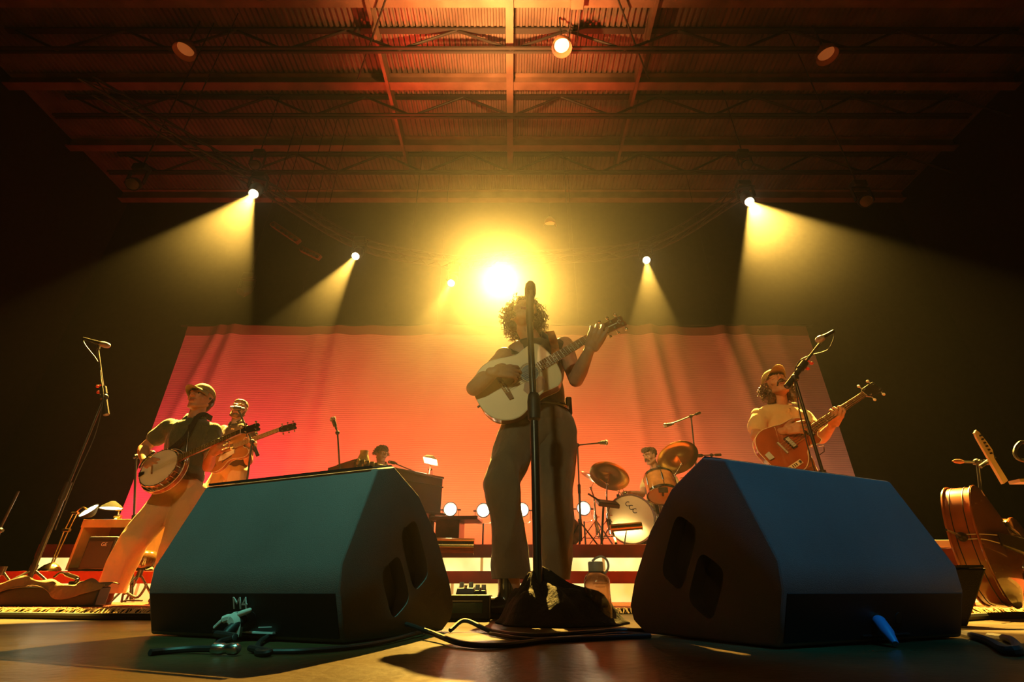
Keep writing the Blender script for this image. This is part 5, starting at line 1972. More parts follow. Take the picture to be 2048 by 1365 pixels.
# brass picture lamps
def picture_lamp(label, a, b, r, stem_to, glow=True, e=14, m=None, group='picture lamps on the riser edges'):
    a, b = V(a), V(b)
    t = thing('picture_lamp', label, 'lamp', stem_to, group)
    d, s, u = frame(b - a)
    back = s if s.y > 0 else -s
    up_ = V((0, 0, 1))
    rows = []
    for e_ in (a, b):
        ring = []
        for k in range(17):
            q = -PI * .30 + PI * 1.38 * k / 16
            ring.append(e_ - back * math.cos(q) * r + up_ * math.sin(q) * r)
        for k in range(16, -1, -1):
            q = -PI * .30 + PI * 1.38 * k / 16
            ring.append(e_ - back * math.cos(q) * r * .93 + up_ * math.sin(q) * r * .93)
        rows.append(ring)
    MB().rings(rows).build('shade', m or M['brass'], t, smooth=50)
    for e_ in (a, b):
        MB().cyl(e_ - d * .003, e_ + d * .003, r * .98, n=24).build('end_cap', m or M['brass'], t)
    if glow:
        MB().cyl(a.lerp(b, .08) + back * r * .25, a.lerp(b, .92) + back * r * .25, r * .32, n=14).build('tube', mat('lamp_tube', (1, .9, .6), .3, emit=e, emit_color=(1, .70, .28)), t)
    mid = a.lerp(b, .55)
    MB().tube(arc([V(stem_to), V(stem_to).lerp(mid, .5) + back * .05, mid + back * r * .9]), .007, n=8).build('stem', M['dark_metal'], t)
    return t


pa, pb = at(1222, 1058, 5.60), at(1283, 1053, 5.58)
picture_lamp('brown picture lamp in front of the bass drum, shining on its head', pa, pb, .045, V((on_floor(1249, 5.66, Z2).x, 5.66, Z2)), m=M['brass'], e=8)
light('picture_lamp_light', 'AREA', pa.lerp(pb, .5) + V((0, .05, -.02)), c + V((0.02, 0, -.05)) , 2.2, (1, .66, .26), shape='RECTANGLE', size=.32, size_y=.03, spread=math.radians(160))
M['brass_big'] = mat('polished_brass', (0.78, 0.50, 0.17), 0.14, 1.0)
ya = 4.60
pa, pb = at(800, 1092, ya), at(948, 1094, ya)
picture_lamp('long polished brass picture lamp just right of the left wedge monitor', pa, pb, .068, V((on_floor(800, 4.70, 0.0).x, 4.72, 0.012)), m=M['brass_big'], e=8)

# ---------------------------------------------------------------- organ and keyboard player
M['organ'] = mat('organ_walnut', (0.085, 0.020, 0.006), 0.35, var=.3, vscale=2.5, coat=.4)
OA = at(711, 912, 5.75)
OB = at(886, 962, 6.75)
zt = Z2 + 1.0
OA.z = OB.z = 0
ox = (OB - OA).normalized()
oy = V((-ox.y, ox.x, 0))
Lo = (OB - OA).length
og = thing('organ', 'wooden electric organ seen from behind with plain red-brown back panel', 'organ', V((OA.x, OA.y, Z2)))
ztA = at(711, 912, 5.75).z
ztB = at(886, 962, 6.75).z
zt = (ztA + ztB) / 2


def OP(x, y, z):
    return V((OA.x, OA.y, 0)) + ox * x + oy * y + V((0, 0, z))


zb = zt - .50
R_ = Matrix((ox, oy, V((0, 0, 1)))).transposed()
MB().box(OP(Lo / 2, .02, (zt + zb) / 2), (Lo, .03, zt - zb), R_).build('back_panel', M['organ'], og, bevel=.004)
for x in (.012, Lo - .012):
    MB().box(OP(x, .33, (zt + zb) / 2 - .0), (.03, .62, zt - zb), R_).build('side_panel', M['organ'], og, bevel=.004)
MB().box(OP(Lo / 2, .20, zt - .012), (Lo + .02, .42, .03), R_).build('top', M['organ'], og, bevel=.004)
MB().box(OP(Lo / 2, .45, zb + .25), (Lo - .06, .35, .05), R_).build('keyboard_shelf', M['organ'], og)
MB().box(OP(Lo / 2, .31, zb + .012), (Lo + .12, .70, .03), R_).build('bottom_board', M['organ'], og, bevel=.006)
for x, y in ((.10, .06), (Lo - .10, .06), (.10, .56), (Lo - .10, .56)):
    MB().box(OP(x, y, (zb + Z2) / 2), (.06, .06, zb - Z2), R_).build('leg', M['organ'], og, bevel=.004)
MB().box(OP(Lo / 2, .10, Z2 + .13), (Lo - .2, .03, .03), R_).build('stretcher', M['organ'], og)
MB().bar(OP(.02, .002, zt - .13), OP(Lo - .01, .002, zt - .13), .003, .004).build('seam', M['brass'], og)
MB().cyl(OP(Lo, .03, zt - .13), OP(Lo + .03, .03, zt - .13), .012, n=10).build('lid_knob', M['black'], og)

# organ bench at its right end
nb = at(905, 1062, 6.35)
bn = thing('organ_bench', 'dark wooden bench with overhanging seat at the right end of the organ', 'bench', V((nb.x, 6.35, Z2)))
bx = on_floor(905, 6.35, Z2).x
ztop = at(905, 1034, 6.35).z
MB().box(V((bx + .02, 6.5, ztop - .02)), (.60, .42, .045), Matrix.Rotation(-.10, 3, 'Z')).build('seat', M['drum_dark'], bn, bevel=.008)
MB().box(V((bx - .06, 6.5, (ztop + Z2) / 2 - .02)), (.30, .34, ztop - Z2 - .045), Matrix.Rotation(-.10, 3, 'Z')).build('cabinet', M['drum_dark'], bn, bevel=.006)

YK = 7.05
M['grey_shirt'] = mat('yellow_grey_shirt', (0.45, 0.38, 0.20), .85)
J = dict(floor=Z2, head=at(763, 909, YK - .1), neck=at(764, 932, YK), shR=at(744, 943, YK), shL=at(789, 945, YK - .05),
         elR=at(736, 975, YK - .1), wrR=at(742, 975, YK - .45), elL=at(800, 975, YK - .15), wrL=at(790, 975, YK - .45),
         hip=at(765, 1000, YK + .05), hipR=at(757, 1006, YK), hipL=at(775, 1006, YK), knR=at(750, 1005, YK - .4), knL=at(785, 1005, YK - .4),
         anR=on_floor(750, YK - .4, Z2 + .12), anL=on_floor(785, YK - .4, Z2 + .12))
hands = [((J['wrR'], V((.1, -1, -.1)), V((0, 0, -1)), V((1, 0, 0))), dict(curls=((.3, .4, .3),) * 4)),
         ((J['wrL'], V((-.1, -1, -.1)), V((0, 0, -1)), V((-1, 0, 0))), dict(curls=((.3, .4, .3),) * 4))]
t, H, L, R = musician('keyboard player with curly hair, only the head showing above the organ', J, (.75, -.65, -.10), (0, 0, 1), M['skin'], M['grey_shirt'], M['trousers_dark'],
                      hands=hands, voxel=.008, hair=M['hair_brown'])
hair_cap(t, H, M['hair_brown'], [((0, -.032, .045), (.086, .092, .084)), ((0, .030, .090), (.066, .050, .036))], disp=.012, dsc=60)
curls_hair(t, H, M['hair_brown'], 200, (.084, .094, .086), .011, .045, lambda d: d.z > -.1 and (d.y < .5 or d.z > .5), thick=.003, name='curls', seed=12)
boom_stand('microphone stand behind the organ, its thin boom lying along the top edge', V((OP(Lo + .02, .55, Z2))), OP(Lo - .02, .35, zt + .055), at(786, 926, 6.75), V((-1, .1, .25)), tail=.10,
           group='microphone stands', mic_label='microphone in front of the face of the keyboard player', mic_len=.14, r=.022, tripR=.2)

# lamp with tilted glowing shade on the organ
lp = at(861, 921, 6.55)
lb = OP(Lo * .90, .15, zt + .004)
lt = thing('desk_lamp', 'small desk lamp with glowing white shade on the right end of the organ', 'lamp', lb)
MB().lathe([(.055, 0), (.055, .012), (.02, .02)], lb, V((0, 0, 1)), n=20).build('base', M['brass'], lt)
MB().tube(arc([lb + V((0, 0, .01)), lb + V((.01, 0, .15)), lb + V((.0, 0, .22)), lp + V((.09, 0, .0))]), .006, n=8).build('neck', M['brass'], lt)
dd, ss, uu = frame(V((-.15, -.45, -.9)))
MB().rings([[lp + V((-.095, -.07, .030)), lp + V((.095, -.07, -.010)), lp + V((.095, .07, -.060)), lp + V((-.095, .07, -.020))], [lp + V((-.045, .0, .075)), lp + V((.035, .0, .060)), lp + V((.035, .05, .045)), lp + V((-.045, .05, .06))]], cap=False).build('shade', M['brass'], lt, smooth=0, solid=.003)
MB().rings([[lp + V((-.09, -.066, .029)), lp + V((.09, -.066, -.010)), lp + V((.09, .066, -.058)), lp + V((-.09, .066, -.020))], [lp + V((-.078, -.055, .038)), lp + V((.078, -.055, .002)), lp + V((.078, .055, -.044)), lp + V((-.078, .055, -.008))]]).build('diffuser', mat('lamp_diffuser', (1, .95, .8), .4, emit=5, emit_color=(1, .85, .5)), lt, smooth=0)
light('desk_lamp_light', 'POINT', lp + V((0, 0, -.08)), None, 6, (1, .75, .35), shadow_soft_size=.06)
# glass jar by the lamp
jar = thing('glass_jar', 'small glass jar at the right end of the organ top', 'jar', OP(Lo * .97, .25, zt + .004))
jp = OP(Lo * .97, .25, zt + .004)
MB().lathe([(.035, 0), (.038, .01), (.038, .09), (.028, .11), (.028, .12)], jp, V((0, 0, 1)), n=24).build('glass', mat('jar_glass', (.95, .9, .75), .05, trans=.9), jar)
MB().lathe([(.031, .12), (.031, .14), (.001, .14)], jp, V((0, 0, 1)), n=24).build('lid', M['brass'], jar)

# shawl and lampshade hanging over the left end of the organ
M['shawl'] = mat('flowered_shawl', (0.10, 0.05, 0.03), .85)
nt = M['shawl'].node_tree
vo = nt.nodes.new('ShaderNodeTexVoronoi')
vo.inputs['Scale'].default_value = 17
nt.links.new([n for n in nt.nodes if n.type == 'TEX_COORD'][0].outputs['Object'], vo.inputs['Vector'])
rp = nt.nodes.new('ShaderNodeValToRGB')
rp.color_ramp.elements[0].position = .22
rp.color_ramp.elements[0].color = (.62, .38, .14, 1)
rp.color_ramp.elements[1].position = .42
rp.color_ramp.elements[1].color = (.045, .025, .015, 1)
nt.links.new(vo.outputs['Distance'], rp.inputs[0])
nt.links.new(rp.outputs[0], nt.nodes['Principled BSDF'].inputs['Base Color'])


def shawl_fn(u_, v_):
    w = .26 + .12 * v_
    x = .15 + (u_ - .5) * w
    if v_ < .15:
        return OP(x, .12 - v_ * .9, zt + .012 + .006 * math.sin(u_ * 20))
    vv = (v_ - .15) / .85
    return OP(x, -.018 - .014 * (1 + math.sin(u_ * 26 + vv * 2)) - .02 * vv, zt + .008 - vv * .42 + .03 * math.sin(u_ * 6) * vv)


sh = MB().sheet(shawl_fn, 50, 20).build('shawl', M['shawl'], smooth=180, solid=.003)
tag(sh, 'dark shawl with golden flowers hanging over the back of the organ', 'shawl')
bp = OP(.19, .14, zt + .015)
MB2 = MB().lathe([(.07, 0), (.078, .015), (.068, .06), (.055, .09), (.050, .12), (.054, .14), (.056, .15), (.046, .15), (.042, .12)], bp, V((0, 0, 1)), n=32)
vs = MB2.build('ceramic_vase', mat('amber_ceramic', (0.90, 0.68, 0.25), .35, var=.3, vscale=12), smooth=60)
tag(vs, 'squat pale amber vase standing on the shawl at the left end of the organ', 'vase')
boom_stand('microphone stand left of the organ', V((on_floor(690, 5.3, R1Z).x, 5.30, R1Z)), at(675, 866, 5.3), at(669, 848, 5.3), V((-.35, -.2, .75)), tail=0,
           group='microphone stands', mic_label='round-headed golden microphone on the stand left of the organ', mic_len=.15, r=.034, tripR=.2)

# ---------------------------------------------------------------- round flood lights on short stands


def flood(px, py, Y, where, r=.084, e=9, face=(0, -1, .05), zf=Z2, power=9):
    p = at(px, py, Y)
    t = thing('flood_light', 'round vintage flood light, dazzling white, ' + where, 'flood light', V((p.x, Y + .08, zf)), 'round flood lights in front of the backdrop')
    d = V(face).normalized()
    hs = MB().lathe([(.035, -.15), (.06, -.14), (r * 1.05, -.04), (r * 1.24, .0), (r * 1.26, .03), (r * 1.12, .035), (r * 1.0, .005)], p, d, n=32).build('housing', M['dark_metal'], t)
    MB().lathe([(r * 1.0, .004), (r * .8, .014), (.001, .022)], p, d, n=32).build('lens', mat('flood_lens', (1, .97, .9), .3, emit=e, emit_color=(1, 1, .80)), t)
    w = r * 1.45
    yk = arc([p + V((-w, .03, .02)), p + V((-w, .03, -.10)), p + V((-w * .8, .03, -.175)), p + V((w * .8, .03, -.175)), p + V((w, .03, -.10)), p + V((w, .03, .02))], 5)
    MB().tube(yk, .006, n=8).build('yoke', M['steel'], t)
    for q in (-1, 1):
        MB().cyl(p + V((q * w * .85, .03, 0)), p + V((q * w * 1.25, .03, 0)), .010, n=10).build('yoke_knob', M['black'], t)
    MB().cyl(p + V((0, .03, -.175)), V((p.x, Y + .03, zf + .02)), .013, n=12).build('post', M['dark_metal'], t)
    MB().lathe([(.11, 0), (.11, .015), (.03, .03)], V((p.x, Y + .03, zf)), V((0, 0, 1)), n=24).build('base', M['dark_metal'], t)
    light('flood_glow', 'POINT', p + d * .10, None, power, (1, .72, .32), shadow_soft_size=.05)


flood(901, 1020, 7.45, 'just right of the organ')
flood(967, 1022, 7.45, 'left of the left leg of the singer')
flood(1044, 1021, 7.45, 'between the legs of the singer')
flood(1167, 1018, 7.45, 'left of the drum kit')

# gong-like frame drum leaning at the riser edge
fd = at(1131, 1068, 6.0)
fdt = thing('frame_drum', 'dark marbled round cymbal bag leaning behind the leg of the singer', 'bag', V((fd.x, 6.0, Z2)))
MB().lathe([(.16, -.03), (.175, -.02), (.178, .0), (.175, .02), (.16, .03), (.001, .035)], V((on_floor(1134, 6.0, Z2).x, 6.0, Z2 + .175)), V((.1, -1, .15)), n=36).build('bag', mat('marbled_leather', (0.14, 0.06, 0.03), .45, var=.8, vscale=9), fdt)
fdt.name = 'cymbal_bag'
# dark electronic pad on stand left of the bass drum
pd = at(1217, 1008, 5.72)
pt = thing('drum_pad', 'black electronic pad on a slim stand left of the bass drum', 'drum pad', V((*px_floor(1203, 5.72), Z2)))
MB().box(pd + V((-.01, 0, 0)), (.24, .20, .05), Matrix.Rotation(.35, 3, 'X') @ Matrix.Rotation(.12, 3, 'Y')).build('pad', M['black'], pt, bevel=.012)
MB().cyl(V((*px_floor(1203, 5.72), Z2)), pd + V((-.06, 0, -.02)), .014, n=12).build('post', M['dark_metal'], pt)
MB().cyl(at(1176, 988, 5.70), pd + V((-.05, 0, .0)), .011, n=10).build('arm', M['rubber'], pt)


# ================================================================ LEFT SIDE PROPS (on the low riser)
YP = 4.95
# wooden cabinet with gold lit top and black crate in it
def lr(px, Y, z=R1Z):
    return on_floor(px, Y, z)


M['oak'] = mat('honey_wood', (0.72, 0.45, 0.13), .4, var=.25, vscale=5)
ca, cb_ = lr(128, YP), lr(262, YP)
cz = at(200, 1040, YP).z
ct = thing('open_cabinet', 'open wooden cabinet with honey-coloured edges at the far left riser', 'cabinet', V(((ca.x + cb_.x) / 2, YP, R1Z)))
cw = cb_.x - ca.x
cx = (ca.x + cb_.x) / 2
MB().box(V((cx, YP + .18, cz - .015)), (cw, .36, .03)).build('top', M['oak'], ct, bevel=.003)
MB().box(V((cx, YP, cz - .035)), (cw, .02, .075)).build('top_edge', M['oak'], ct, bevel=.002)
MB().box(V((ca.x + .012, YP + .18, (cz + R1Z) / 2)), (.024, .36, cz - R1Z - .03)).build('side', M['oak'], ct, bevel=.002)
MB().box(V((cb_.x - .012, YP + .18, (cz + R1Z) / 2)), (.024, .36, cz - R1Z - .03)).build('side', M['oak'], ct, bevel=.002)
MB().box(V((cx, YP + .35, (cz + R1Z) / 2)), (cw - .04, .02, cz - R1Z - .03)).build('back', M['organ'], ct)
MB().box(V((cx, YP + .18, R1Z + .02)), (cw - .04, .34, .03)).build('bottom', M['organ'], ct)
bxp = at(215, 1080, YP - .12)
bt_ = thing('amplifier', 'small black amplifier with pale badge inside the open cabinet', 'amplifier', V((bxp.x, YP - .10, R1Z + .02)))
MB().box(V((bxp.x, YP - .10, R1Z + .15)), (.26, .16, .28)).build('case', M['black'], bt_, bevel=.012)
MB().box(V((bxp.x, YP - .183, R1Z + .14)), (.22, .006, .22)).build('grille', M['grille'], bt_)
text_mesh('GE', 'badge', M['white_ink'], bt_, V((bxp.x + .04, YP - .190, R1Z + .22)), (1, 0, 0), (0, 0, 1), .045)
ds = thing('desk_stand', 'black swan-neck stand in front of the small amplifier', 'stand', lr(186, YP - .08))
q = lr(186, YP - .10)
MB().lathe([(.10, 0), (.09, .012), (.02, .05), (.012, .06)], q, V((0, 0, 1)), n=24).build('foot', M['black'], ds)
MB().tube(arc([q + V((0, 0, .05)), q + V((.01, -.0, .10)), at(184, 1085, YP - .1), at(192, 1073, YP - .1)]), .006, n=8).build('neck', M['steel'], ds)


M['matte_shade'] = mat('matte_dark_shade', (.015, .016, .008), .85, spec=.1)
# brass pharmacy lamps
def disc_lamp(label, base, knee, elbow, head, face, r, bell=.09, group='brass lamps at the left', e=16, double=True, power=1.2):
    t = thing('pharmacy_lamp', label, 'lamp', base, group)
    MB().lathe([(bell, 0), (bell * .95, .02), (bell * .6, .055), (bell * .2, .075), (.01, .08)], base, V((0, 0, 1)), n=32).build('base', M['brass'], t)
    off = V((.02, 0, 0))
    for q in ((-1, 1) if double else (0,)):
        MB().cyl(V(base) + V((0, 0, .05)) + off * q * .4, V(knee) + off * q, .0065, n=10).build('lower_arm', M['brass'], t)
        MB().cyl(V(knee) + off * q, V(elbow) + off * q, .006, n=10).build('upper_arm', M['brass'], t)
    MB().cyl(V(knee) - off * 1.6, V(knee) + off * 1.6, .016, n=12).build('knee_joint', M['brass'], t)
    MB().cyl(V(elbow) - off * 1.6, V(elbow) + off * 1.6, .012, n=12).build('elbow_joint', M['brass'], t)
    d = V(face).normalized()
    MB().tube(arc([V(elbow), V(elbow).lerp(V(head), .5) + V((0, 0, .04)), V(head) - d * .06]), .006, n=8).build('neck', M['brass'], t)
    MB().lathe([(.02, -.07), (.035, -.06), (r * .8, -.025), (r, .0), (r * .97, .0), (r * .78, -.018)], head, d, n=32).build('shade', M['matte_shade'], t)
    MB().lathe([(r * .94, -.006), (.001, -.004)], head, d, n=32).build('diffuser', mat('disc_diffuser', (1, .97, .9), .4, emit=e, emit_color=(.95, 1.0, .80)), t)
    light('disc_lamp_light', 'POINT', V(head) + d * .06, None, power, (1, .85, .5), shadow_soft_size=.05)
    return t


disc_lamp('brass arm lamp with dazzling white disc at the far left riser', lr(98, YP - .02), at(133, 1061, YP), at(150, 1027, YP), at(177, 1021, YP - .05), V((-.30, -.64, .58)), .085, e=9, power=1.2)
t2 = disc_lamp('wide dark lamp with glowing underside above the open cabinet', V((lr(228, YP + .2, cz).x, YP + .22, cz)), at(236, 1034, YP + .2), at(238, 1020, YP + .2), at(222, 1018, YP + .05), V((.06, -.02, -1)), .10, bell=.05, double=False, e=5, power=.8)
disc_lamp('white disc lamp seen between the legs of the banjo player', lr(345, 5.7, Z2), at(346, 1068, 5.75), at(338, 1052, 5.75), at(327, 1026, 5.7), V((-.41, -.58, .58)), .085, bell=.06, double=False, e=9, power=1.2)
MB_ = MB().lathe([(.06, 0), (.12, .03), (.135, .09), (.11, .15), (.06, .18), (.001, .185)], lr(282, YP), V((0, 0, 1)), n=32)
tag(MB_.build('glass_dome', mat('dark_brown_glass', (.14, .07, .02), .12, trans=.4, coat=1)), 'dark shiny glass dome on the riser behind the banjo player', 'dome')
tag(MB().sheet(lambda u_, v_: lr(272 + 42 * u_, YP - .12 + .12 * v_) + V((0, 0, .012 + .025 * math.sin(u_ * 7) ** 2 * math.sin(v_ * 3) + .01 * noise.noise(V((u_ * 5, v_ * 5, 0))))), 30, 12).build('dark_cloth', M['cloth_black'], smooth=180, solid=.006),
    'small dark cloth lying below the shiny glass dome', 'cloth')
# little stands on the riser at the extreme left
boom_stand('short dim stand at the extreme left edge of the picture', on_floor(-30, 4.0), at(-2, 1062, 4.0), at(37, 983, 4.0), V((.5, -.1, .8)), tail=.02, group='microphone stands', mic=False, tripR=.25)
boom_stand('low microphone stand half hidden behind the strumming arm of the banjo player', on_floor(258, 4.6), at(272, 914, 4.6), at(298, 906, 4.6), V((1, 0, .1)), tail=0, group='microphone stands', mic_label='small dark microphone by the elbow of the banjo player', mic_len=.1, r=.016, tripR=.2)
# instrument stand hooks beside the banjo player's shoe
ih = thing('instrument_stand', 'small black folding instrument stand behind the left wedge monitor', 'instrument stand', on_floor(268, 4.2, .012))
MB().tube([at(243, 1205, 4.2), at(246, 1190, 4.2), at(256, 1174, 4.2)], .008, n=8).build('hook', M['rubber'], ih)
MB().tube(arc([at(246, 1190, 4.2), at(254, 1187, 4.2), at(264, 1193, 4.2), at(276, 1195, 4.2), at(288, 1180, 4.2), at(293, 1168, 4.2)], 5), .009, n=8).build('arm', M['rubber'], ih)
MB().tube([at(243, 1205, 4.2), at(250, 1202, 4.2), at(285, 1202, 4.2)], .006, n=8).build('foot_rail', M['rubber'], ih)

# heaped canvas over a case at the left
M['canvas'] = mat('brown_canvas', (0.16, 0.105, 0.055), .85, var=.3, vscale=6, bump=.4, bscale=30)
cs = thing('covered_case', 'low dark case with a brown canvas thrown over it, at the far left floor', 'case', on_floor(95, 3.3, .03))
a_, b_ = on_floor(-60, 3.3), on_floor(182, 3.3)
zt_ = at(150, 1168, 3.3).z
MB().box(V(((a_.x + b_.x) / 2, 3.35, .085)), (b_.x - a_.x, .10, .11)).build('case', M['black'], cs, bevel=.01)


def canvas(u_, v_):
    x = a_.x - .02 + (b_.x - a_.x + .04) * u_
    n_ = noise.noise(V((u_ * 5, v_ * 3, 2)))
    hump = .040 * math.exp(-((u_ - .35) / .16) ** 2) + .02 * math.exp(-((u_ - .9) / .08) ** 2)
    if v_ < .35:
        vv = v_ / .35
        return V((x, 3.295 - .02 * (1 - vv) - .012 * math.sin(u_ * 30), .148 + hump * vv - (1 - vv) * (.04 + .03 * math.sin(u_ * 9 + 1) + .03 * n_)))
    vv = (v_ - .35) / .65
    return V((x, 3.30 + vv * .13, .148 + hump * (1 - .3 * vv) + .022 * n_ + .010 * math.sin(u_ * 24 + vv * 4)))


MB().sheet(canvas, 90, 24).build('canvas', M['canvas'], cs, smooth=180, solid=.004)
MB().tube(arc([at(108, 1155, 3.35), at(122, 1146, 3.35), at(140, 1152, 3.35), at(155, 1158, 3.35), at(150, 1166, 3.35), at(140, 1167, 3.35)], 5), [.006] * 8 + [.012] * 18, n=8).build('strap_loop', M['boot'], cs)

# ================================================================ CENTRE FLOOR
# pedal and power box
pbp = on_floor(938, 2.35)
pb_ = thing('power_box', 'black rack box with teal-lit front and pedals on it, beside the draped cloth', 'equipment box', pbp)
za = at(940, 1193, 2.35).z
x0_, x1_ = on_floor(880, 2.35).x, on_floor(978, 2.35).x
MB().box(V(((x0_ + x1_) / 2, 2.53, za / 2 + .004)), (x1_ - x0_, .36, za)).build('case', M['black'], pb_, bevel=.006)
MB().box(V(((x0_ + x1_) / 2 + .01, 2.347, za * .52)), ((x1_ - x0_) * .62, .01, za * .42)).build('front_window', mat('teal_panel', (.02, .09, .11), .15), pb_)
MB().bar(V((x0_ + .04, 2.34, za * .80)), V((x1_ - .03, 2.34, za * .80)), .004, .003).build('trim', M['steel'], pb_)
for (px, w, h, lab, m_) in ((932, .085, .035, 'dark guitar pedal on the left of the rack box', M['dark_metal']), (961, .055, .022, 'small guitar pedal on the right of the rack box', M['black'])):
    q = V((on_floor(px, 2.45, za).x, 2.45, za + .006))
    pt_ = thing('guitar_pedal', lab, 'pedal', q, 'pedals')
    MB().rings([[q + V((-w / 2, -.05, 0)), q + V((w / 2, -.05, 0)), q + V((w / 2, .05, 0)), q + V((-w / 2, .05, 0))], [q + V((-w / 2 * .85, -.045, h * .7)), q + V((w / 2 * .85, -.045, h * .7)), q + V((w / 2 * .85, .05, h)), q + V((-w / 2 * .85, .05, h))]]).build('case', m_, pt_, smooth=0, bevel=.003)
    for k in (-.25, .25):
        MB().cyl(q + V((k * w, .0, h * .8)), q + V((k * w, .0, h * .8 + .022)), .011, .010, n=16).build('knob', M['white_plastic'], pt_)
    MB().cyl(q + V((0, -.03, h * .7)), q + V((0, -.03, h * .7 + .012)), .007, n=12).build('foot_switch', M['chrome'], pt_)

# water bottle
bo = on_floor(1200, 2.06)
wb = thing('water_bottle', 'clear brown water bottle with white looped cap on the floor right of the singer', 'bottle', bo)
M['bottle'] = mat('translucent_brown_plastic', (.74, .46, .32), .08, trans=.95)
prof = [(1.08 * r_, h_) for r_, h_ in [(.040, 0), (.045, .004), (.0455, .02), (.044, .03), (.0455, .04), (.0455, .135), (.045, .15), (.038, .166), (.028, .176), (.0265, .18), (.0265, .196)]]
inner = [(r - .0022, max(h, .004)) for r, h in reversed(prof)]
MB().lathe(prof + inner, bo, V((0, 0, 1)), n=48, cap=False).build('body', M['bottle'], wb, smooth=60)
MB().lathe([(.028, .176), (.029, .178), (.029, .210), (.027, .214), (.001, .214)], bo, V((0, 0, 1)), n=36).build('cap', M['white_plastic'], wb)
lpz = bo + V((.014, 0, .20))
MB().tube(arc([bo + V((-.012, 0, .216)), bo + V((.005, 0, .228)), bo + V((.028, 0, .232)), bo + V((.046, 0, .218)), bo + V((.049, 0, .195)), bo + V((.036, 0, .176)), bo + V((.020, 0, .178))], 5), .0045, n=8).build('cap_loop', M['white_plastic'], wb)
sc_ = MB()
for (w_, y_, n_, a_x) in ((.054, .137, 34, .0035), (.034, .126, 18, .0012)):
    pts_ = []
    for k in range(n_):
        x_ = -w_ / 2 + w_ * k / (n_ - 1) + .004
        pts_.append(bo + V((x_, -math.sqrt(max(.0499 ** 2 - x_ ** 2, 0)), y_ + a_x * math.sin(k * 1.9) * (.5 + .5 * math.sin(k * .7)))))
    sc_.tube(pts_, .0007, n=4)
sc_.build('faded_print', M['rosewood'], wb)

# cables across the floor
def fl(px, py, z=.006):
    Y = (CAMZ - z) / math.tan(-(math.atan((682.5 - py) / FPX) + PITCH))
    return on_floor(px, Y, z)


cable([fl(-60, 1231, .014), fl(60, 1232, .014), fl(180, 1234, .014), fl(310, 1234, .014), fl(420, 1235, .014)], 'thick black cable lying along the fringe of the rug at the left', .014)
cable([fl(900, 1262), fl(930, 1242, .03), fl(980, 1262), fl(1060, 1272), fl(1150, 1268), fl(1230, 1262), fl(1300, 1262)], 'thick black cable running below the draped cloth', .0065)
cable([fl(980, 1268), fl(1060, 1279), fl(1160, 1275), fl(1240, 1268), fl(1290, 1270)], 'second black cable just in front of the draped cloth', .0045)
# looped cable in front of the left wedge
cl = [(470, 1238, .045), (455, 1262, .02), (440, 1290, .008), (470, 1308, .006)]
cable([wl[6] + wl[4] * .07 + V((0, 0, -.01)), fl(470, 1275, .02), fl(440, 1285, .008), fl(425, 1297, .008)], 'black cable dropping from the M4 plug to the floor', .007)
loop = [fl(500, 1297, .008), fl(540, 1305, .008), fl(515, 1304, .006), fl(530, 1277, .010), fl(600, 1252, .025), fl(700, 1246, .030), fl(790, 1245, .034), fl(850, 1262, .020), fl(920, 1287, .008), fl(1000, 1292, .006), fl(1090, 1282, .006), fl(1190, 1277, .006), fl(1300, 1272, .006)]
cable(loop, 'long black cable looping in front of the left wedge monitor', .006)
cable([fl(530, 1304, .006), fl(620, 1302, .006), fl(740, 1290, .006), fl(830, 1268, .010), fl(850, 1258, .016)], 'thin cable returning to the left wedge monitor', .005)
cn = thing('cable_connector', 'silver cable connector lying on the floor below the M4 marking', 'connector', fl(455, 1298, .012))
MB().lathe([(.008, 0), (.010, .002), (.010, .022), (.0085, .024), (.0085, .034), (.010, .036), (.010, .052), (.007, .056)], fl(425, 1298, .012), fl(490, 1299, .012) - fl(425, 1298, .012), n=20).build('shell', M['steel'], cn)
cable([fl(425, 1298, .010), fl(380, 1299, .008), fl(330, 1303, .006), fl(300, 1306, .006)], 'short dark cable leading left from the silver connector', .006)

# ================================================================ RIGHT SIDE PROPS
cable([fl(1925, 1236, .014), fl(1980, 1233, .014), fl(2060, 1231, .014), fl(2130, 1231, .014)], 'thick black cable beside the rug fringe at the right', .014)
cable([fl(1900, 1262, .006), fl(1970, 1280, .008), fl(2010, 1300, .010), fl(2035, 1298, .010), fl(2020, 1280, .008), fl(1980, 1274, .006)], 'black cable end curled on the floor at the right', .009)
rw = thing('equipment_case', 'dark equipment case behind the right wedge monitor', 'case', on_floor(1930, 1.95))
xa, xb = on_floor(1890, 1.95).x, on_floor(1972, 1.95).x
zc_ = at(1900, 1137, 1.95).z
MB().rings([[V((xa, 1.95, .003)), V((xb - .06, 1.95, .003)), V((xb - .06, 2.3, .003)), V((xa, 2.3, .003))], [V((xa, 1.95, zc_)), V((xb + .09, 1.95, zc_)), V((xb + .09, 2.3, zc_)), V((xa, 2.3, zc_))]]).build('case', M['black'], rw, smooth=0, bevel=.006)
tag(MB().bar(V((xa - .02, 2.0, zc_ + .006)), V((xb + .08, 2.0, zc_ + .006)), .1, .008).build('case_lid_tray', M['rubber']), 'flat rubber tray on the dark case behind the right wedge monitor', 'tray')

